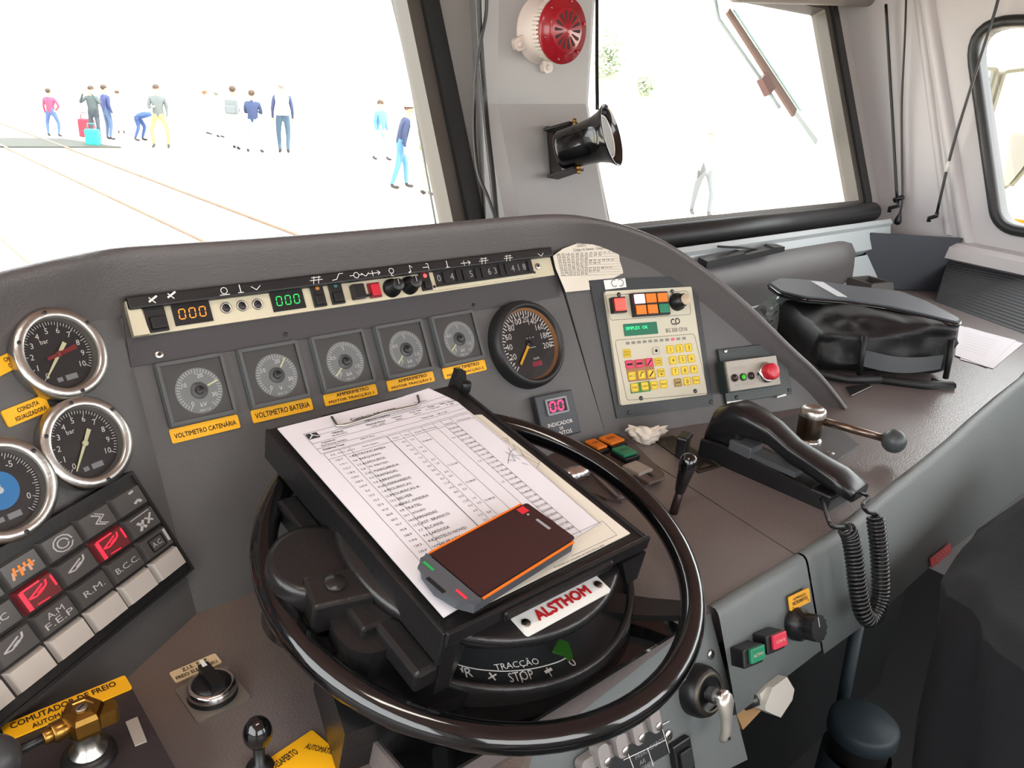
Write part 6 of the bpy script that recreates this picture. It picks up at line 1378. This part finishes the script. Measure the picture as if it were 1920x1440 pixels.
# exterior mirror beside the side window
mr = thing('rear_view_mirror', 'pale framed exterior mirror seen through the side window', 'mirror', Matrix.Translation(onplane(1890, 240, 0, XR + .35)))
mc = mr.matrix_world.translation; mnorm = (Vector((0, -1, 0)) * 1.0 - ray(1890, 240).normalized()).normalized()
MFr = Fr(mc, Vector((0, 0, 1)).cross(mnorm), (0, 0, 1)); Mi_ = mr.matrix_world.inverted()
FRM = mat('mirror_frame', '#55523f', .5); MIR = mat('mirror_glass', '#b4b6b4', .03, 1.0)
for nm, uv in (('panel', ((1880, 132), (1960, 122), (1965, 260), (1921, 322), (1896, 352), (1858, 358), (1848, 300), (1845, 250))), ('panel', ((1826, 124), (1868, 126), (1872, 134), (1843, 246), (1832, 226)))):
    P = round_poly([MFr.at(*p) for p in uv], .02, 5); ar = sum(P[i][0] * P[(i + 1) % len(P)][1] - P[(i + 1) % len(P)][0] * P[i][1] for i in range(len(P)))
    if ar < 0: P = P[::-1]
    mb = MB(FRM); band(mb, inset(P, .010), P, -.02, .006, FRM); o = mb.obj('mirror_frame', mr, Mi_ @ MFr.M()); mb = MB(MIR if len(uv) > 5 else GLASS); mb.poly(inset(P, .008), None, 0); mb.obj('mirror_glass', mr, Mi_ @ MFr.M())
mb = MB(FRM); mb.tube([Mi_ @ onplane(1895, 356, 0, XR + .35), Mi_ @ onplane(1880, 395, 0, XR + .1), Mi_ @ onplane(1878, 420, 0, XR + .02)], .012, mat('mirror_arm', '#7fb0c8', .4), 10); mb.obj('arm', mr)
YB_ = mat('body_yellow', '#e0a63a', .4); mb = MB(YB_); p = onplane(1890, 402, 0, XR + .16); mb.box(XR + .16, .2, p.z - .06, .16, 2.4, .06, YB_); struct(mb.obj('trim_4'))

# ================================================================ right corner and things on the right desk
P0 = onplane(1640, 440, 0, 2.22); CPf = Fr(P0, (.8, -.6, 0), Z3); NAVYB = mat('navy_board', '#2c3038', .5, bump=(200, .1))
q = [CPf.at(*p) for p in ((1634, 437), (1806, 447), (1800, 471), (1778, 490), (1750, 566))]; q.append((q[-1][0], ZR + .002 - CPf.o.z)); q.append((q[0][0] - .01, ZR + .002 - CPf.o.z)); mb = MB(NAVYB); mb.extr(list(reversed(q)), -.01, 0, NAVYB); 
tag(mb.obj('corner_board', M=CPf.M()), 'dark navy upright board in the corner right of the cowl', 'board')
BH = DR.sub(*DR.at(1624, 560), 0, rd(-12)); bh = thing('bottle_holder', 'small open square grey holder standing on the desk behind the black bag', 'holder', BH.M()); GB = mat('holder_grey', '#4c4946', .45)
mb = MB(GB); g0 = rr_pts(.115, .10, .004); g1_ = rr_pts(.085, .08, .004); 
n = len(g0); rings = [[(*p, 0) for p in rr_pts(.10, .09, .004)], [(*p, .052) for p in g1_], [(*p, .052) for p in inset(g1_, .010)], [(*p, .01) for p in inset(g1_, .012)]]
rings[0] = [(*p, 0) for p in g0]; mb.loft(rings, GB, caps=False, smooth=False); mb.poly([(*p, .011) for p in inset(g1_, .012)], BLACK); mb.obj('box', bh)
BKt = DR.sub(*DR.at(1648, 520), 0, rd(-10)); bk2 = thing('wall_clip', 'black plastic clip wrapped in clear film behind the square holder', 'clip', BKt.M()); mb = MB(BLACK); mb.box(-.015, .02, 0, .06, .05, .125, BLACK, .006); mb.box(.03, .02, 0, .03, .04, .10, BLACK, .004); mb.obj('clip', bk2)
FILM = mat('clear_film', '#b9bfc2', .12, spec=.9)
def crumple(name, par, M, sx, sy, sz, seed, m, bumpy=.5, sub=4):
    mb = MB(m); bm = mb.bm; bmesh.ops.create_icosphere(bm, subdivisions=sub, radius=1); off = Vector((seed, seed * .7, seed * 1.3))
    for v in bm.verts:
        d = v.co.normalized(); k = 1 + bumpy * mn.noise(d * 2.6 + off) + bumpy * .5 * abs(mn.noise(d * 6 + off)) * 2 - bumpy * .3; v.co = Vector((d.x * sx * k, d.y * sy * k, d.z * sz * k))
    zmin = min(v.co.z for v in bm.verts)
    return mb.obj(name, par, M)
crumple('film', bk2, Matrix.Translation((.03, .0, .085)), .026, .018, .034, 3.1, FILM)
# black document bag
BGF = Fr((1.352, .715, ZR), (.78, -.626, 0), (.626, .78, 0)); BAGM = mat('bag_black', '#0f1012', .55, bump=(500, .3)); BAGF = mat('bag_flap_sheen_grey', '#50555c', .32, bump=(700, .2)); PIPE = mat('white_piping', '#c9cdd0', .5)  # flap grey is lightened: its bluish sheen is put into the colour
bag = thing('document_bag', 'black fabric shoulder bag lying open on the right desk', 'bag', BGF.M()); BL, BD = .315, .235
mb = MB(BAGM); rings = []; NX = 36; NS = 44
for i in range(NX + 1):
    t = i / NX; x = .055 + (BL - .055) * t; e = (1 - max(0, (abs(t - .5) - .42) / .08) ** 2 * .5); h = (.098 + .014 * math.sin(t * 2.2)) * (1 - .10 * max(0, (.2 - t) / .2)); rg = []
    for k in range(NS):
        a = 2 * PI * k / NS; c_, s_ = math.cos(a), math.sin(a); y = BD / 2 + (BD / 2 - .004) * math.copysign(abs(c_) ** .45, c_) * (.94 + .06 * e); z = h / 2 + h / 2 * math.copysign(abs(s_) ** .5, s_) * (.85 + .15 * e)
        p = Vector((x, y, z)); w = .013 * mn.noise(Vector((x * 9, y * 16, z * 60))) + .006 * mn.noise(Vector((x * 30, y * 30, z * 40 + 5)))
        p.y += -w * 1.6 if c_ < 0 else w; p.z = max(.001, p.z + w * .7); rg.append(p)
    rings.append(rg)
mb.loft(rings, BAGM); mb.obj('body', bag)
mb = MB(BAGF)
def bp3(u, v, h): p = onplane(u, v, 2, ZR + h); return (p - BGF.o).dot(BGF.ex), (p - BGF.o).dot(BGF.ey)
fo = [bp3(u, v, .118) for u, v in ((1440, 530), (1462, 521), (1520, 525), (1600, 536), (1690, 546), (1742, 566), (1803, 598), (1800, 606), (1735, 590), (1660, 573), (1590, 563), (1510, 557), (1462, 546))]
fo = round_poly(fo, .03, 3)
ar = sum(fo[i][0] * fo[(i + 1) % len(fo)][1] - fo[(i + 1) % len(fo)][0] * fo[i][1] for i in range(len(fo)))
if ar < 0: fo = fo[::-1]
mb.extr(fo, .106, .116, BAGM); mb.extr(inset(fo, .004), .116, .119, BAGF); fp = bp3(1519, 527, .119), bp3(1543, 529, .119), bp3(1590, 558, .119), bp3(1570, 556, .119)
mb.poly([(*p, .1195) for p in ((fp[0][0], fp[0][1]), fp[1], fp[2], fp[3])], PIPE); mb.obj('flap', bag)
mb = MB(BLACKG); mb.tube([(*p, .112) for p in fo], .003, BLACKG, 8, closed=True); mb.obj('piping', bag)
MESHM = mat('bag_mesh', '#26282b', .5); nt = MESHM.node_tree; wv = nt.nodes.new('ShaderNodeTexWave'); wv.inputs['Scale'].default_value = 130; tcn = nt.nodes.new('ShaderNodeTexCoord'); rmp = nt.nodes.new('ShaderNodeValToRGB'); rmp.color_ramp.elements[0].color = lin('#141517'); rmp.color_ramp.elements[1].color = lin('#505458'); nt.links.new(tcn.outputs['Object'], wv.inputs['Vector']); nt.links.new(wv.outputs['Fac'], rmp.inputs['Fac']); nt.links.new(rmp.outputs['Color'], nt.nodes['Principled BSDF'].inputs['Base Color'])
mb = MB(MESHM); mb.loft([[(x, -.009 - .005 * math.sin(t * PI), z), (x, -.008, z + .032 - .004 * t)] for x, z, t in [(BL * (.42 + .5 * i / 8), .028 - .010 * math.sin(i / 8 * PI), i / 8) for i in range(9)]], MESHM, closed=False, caps=False); mb.obj('mesh_pocket', bag)
mb = MB(BAGM); 
for xx_, z0 in ((.13, .01), (.30, .01)): mb.tube([(xx_, -.004, .085), (xx_, -.012, .05), (xx_ + .004, -.010, z0)], .0055, BAGM, 8)
mb.tube([(.20, -.02, .006), (.10, -.035, .008), (.05, -.02, .012), (.02, .0, .03)], .008, BAGM, 8); mb.tube([(.16, -.02, .006), (.24, -.045, .007), (.30, -.040, .006), (.27, -.02, .006)], .009, BAGM, 8); mb.obj('strap', bag)
wq = onplane(1468, 577, 2, ZR + .055); wr = DR.sub(wq.x, wq.y, .0); tag(crumple('plastic_wrapping', None, wr.M(0, 0, .050), .048, .036, .044, 7.7, mat('wrapping_film', '#a9b5b3', .1, spec=1.0), .45), 'crinkled clear plastic wrapping between hood and black bag', 'wrapping')
cq = [DR.at(*p) for p in ((1585, 728), (1628, 722), (1634, 727), (1596, 745))]; mb = MB(BLACK); mb.extr(list(reversed(cq)), .0005, .003, BLACK); mb.line(*cq[3], *cq[2], .0015, .0033, WHITEP); tag(mb.obj('card_holder', M=DR.M()), 'small dark card with a white edge sticking out under the bag', 'card')
for i, (uv, lab) in enumerate(((((1798, 612), (1905, 640), (1850, 690), (1790, 668)), 'topmost loose white sheet right of the bag'), (((1812, 614), (1918, 645), (1862, 692), (1800, 675)), 'lower loose white sheet sticking out at the right of the pile'))):
    P = [DR.at(*p) for p in uv]; mb = MB(PAPER); mb.extr(list(reversed(P)), .002 - .001 * i, .0026 - .001 * i, PAPER)
    if i == 0:
        a, b, c, d = [Vector(p) for p in P]
        for k in range(7): p = a.lerp(d, .2 + .09 * k); q_ = b.lerp(c, .2 + .09 * k); mb.line(*p.lerp(q_, .1), *p.lerp(q_, .75), .0012, .0028, GREYMARK)
    tag(mb.obj('paper_sheet', M=DR.M()), lab, 'paper')
# black slender strip on the cowl
sa_, sb_ = onplane(1330, 500, 1, .985), onplane(1462, 470, 1, .985); bsx = (sb_ - sa_)
st_ = thing('black_strip', 'slender black plastic strip lying on the cowl below the right windscreen', 'strip', Matrix.Translation(sa_)); mb = MB(BLACK)
mb.loft([[bsx * t + Vector((0, a, b)) for a, b in ((-.012, 0), (.012, 0), (.012, w), (-.012, w * .8))] for t, w in ((-.1, .022), (.4, .022), (.42, .016), (.8, .016), (.82, .020), (1, .014))], BLACK, smooth=False); mb.obj('strip', st_)
mb = MB(BLACK); p1, p2 = onplane(1346, 462, 1, 1.0), onplane(1452, 468, 1, .985); mb.tube([p1 - sa_, p2 - sa_], .0025, BLACK, 6); mb.obj('thin_arm', st_)

# ================================================================ lower right: jacket over a seat, stool, pipe
NAVY = mat('navy_cloth', '#080a11', .9, bump=(300, .3))
jk = thing('uniform_jacket', 'dark navy cloth jacket hanging at the right edge in front of the desk', 'jacket', Matrix.Translation((1.25, .18, 0)))
mb = MB(NAVY); rings = []
prof_ = [(1895, 884, .0), (1868, 912, .30), (1830, 985, .55), (1790, 1055, .75), (1748, 1120, .9), (1712, 1180, 1.0), (1700, 1260, 1.05), (1682, 1350, 1.1), (1660, 1440, 1.12), (1640, 1540, 1.15)]
o0 = jk.matrix_world.translation
for i, (u, v, wd) in enumerate(prof_):
    L_e = onplane(u + 52, v, 1, .27 - .012 * i); z = L_e.z; rg = []
    w_ = .16 + .30 * wd; d_ = .05 + .10 * min(1, wd + .1); cx_ = L_e.x + w_ * .5; cy_ = L_e.y - .10
    for k in range(40):
        a = 2 * PI * k / 40; r_ = 1 + .07 * math.sin(5 * a + i * .35) + .045 * math.sin(11 * a + i * .6)
        rg.append(Vector((cx_ - math.cos(a) * w_ * .5 * r_ * (.55 if i == 0 else 1), cy_ + math.sin(a) * d_ * r_ * (.4 if i == 0 else 1), z - .015 * math.sin(a) ** 2 * (i > 0))) - o0)
    rings.append(rg)
mb.loft(rings, NAVY); mb.obj('body', jk)
STM = mat('stool_blue_grey', '#2b373e', .5); sp_ = onplane(1622, 1350, 2, H - 1.0)
so = thing('stool', 'blue-grey round stool in the dark below the desk', 'stool', Matrix.Translation((sp_.x, sp_.y, 0)))
mb = MB(STM); z_ = sp_.z; mb.lathe([(0, z_), (.052, z_), (.058, z_ - .006), (.058, z_ - .03), (.05, z_ - .036)], STM, 36); mb.obj('seat', so)
mb = MB(BLACK); mb.lathe([(.05, z_ - .034), (.05, z_ - .07)], BLACK, 32); mb.obj('band', so)
mb = MB(STM); mb.lathe([(.058, z_ - .07), (.06, .02), (.09, .005), (.09, 0), (0, 0)], STM, 36); mb.obj('base', so)
pa_, pb_ = onplane(1604, 1190, 1, .46), onplane(1560, 1420, 1, .46); dpp = pb_ - pa_; mb = MB(STM); mb.tube([pa_ - dpp * .1, pa_ + dpp * (pa_.z / -dpp.z * .999)], .012, mat('pipe_blue_grey', '#27333a', .5), 12); tag(mb.obj('pipe'), 'thin blue-grey pipe in the dark under the desk fascia', 'pipe')
# ================================================================ pieces of a part go under that part
NEST = {'panel_meter': {'hub': 'dial', 'needle': 'dial'}, 'speedometer': {'inner_ring': 'bezel', 'needle': 'dial'}, 'pressure_gauge': {'inner_ring': 'bezel', 'screw': 'bezel', 'needle': 'dial', 'blue_disc': 'dial'},
        'digital_indicator': {'digits': 'display_frame'}, 'radio_panel': {'lit_cap': 'alarm_button', 'lamp_key': 'lamp_block', 'knob_cap': 'volume_knob'}, 'push_button_box': {'lamp': 'face', 'collar': 'face', 'mushroom_button': 'face'},
        'telephone': {'earpiece': 'handset', 'hook_switch': 'cradle'}, 'siren': {'mounting_ear': 'body', 'toothed_rim': 'body'}, 'loud_hailer': {'grille': 'horn', 'bolt': 'bracket'}, 'selector_switch': {'pointer': 'knob'},
        'document_bag': {'piping': 'flap', 'mesh_pocket': 'body'}, 'brake_valve': {'cap_screw': 'valve_body'}, 'windscreen_wiper': {'rubber_edge': 'blade', 'blade_tip': 'blade'}, 'key_switch': {}, 'document_tray': {'hinge_lug': 'rear_lip', 'front_grip': 'front_lip'}}
base = lambda n: n.split('.')[0]
for root in [o for o in bpy.data.objects if o.parent is None and base(o.name) in NEST]:
    mp = NEST[base(root.name)]; kids = list(root.children); by = {}
    for k in kids: by.setdefault(base(k.name), k)
    for k in kids:
        t = mp.get(base(k.name))
        if t and t in by and by[t] is not k:
            ml = by[t].matrix_local.inverted() @ k.matrix_local; k.parent = by[t]; k.matrix_parent_inverse = Matrix(); k.matrix_local = ml
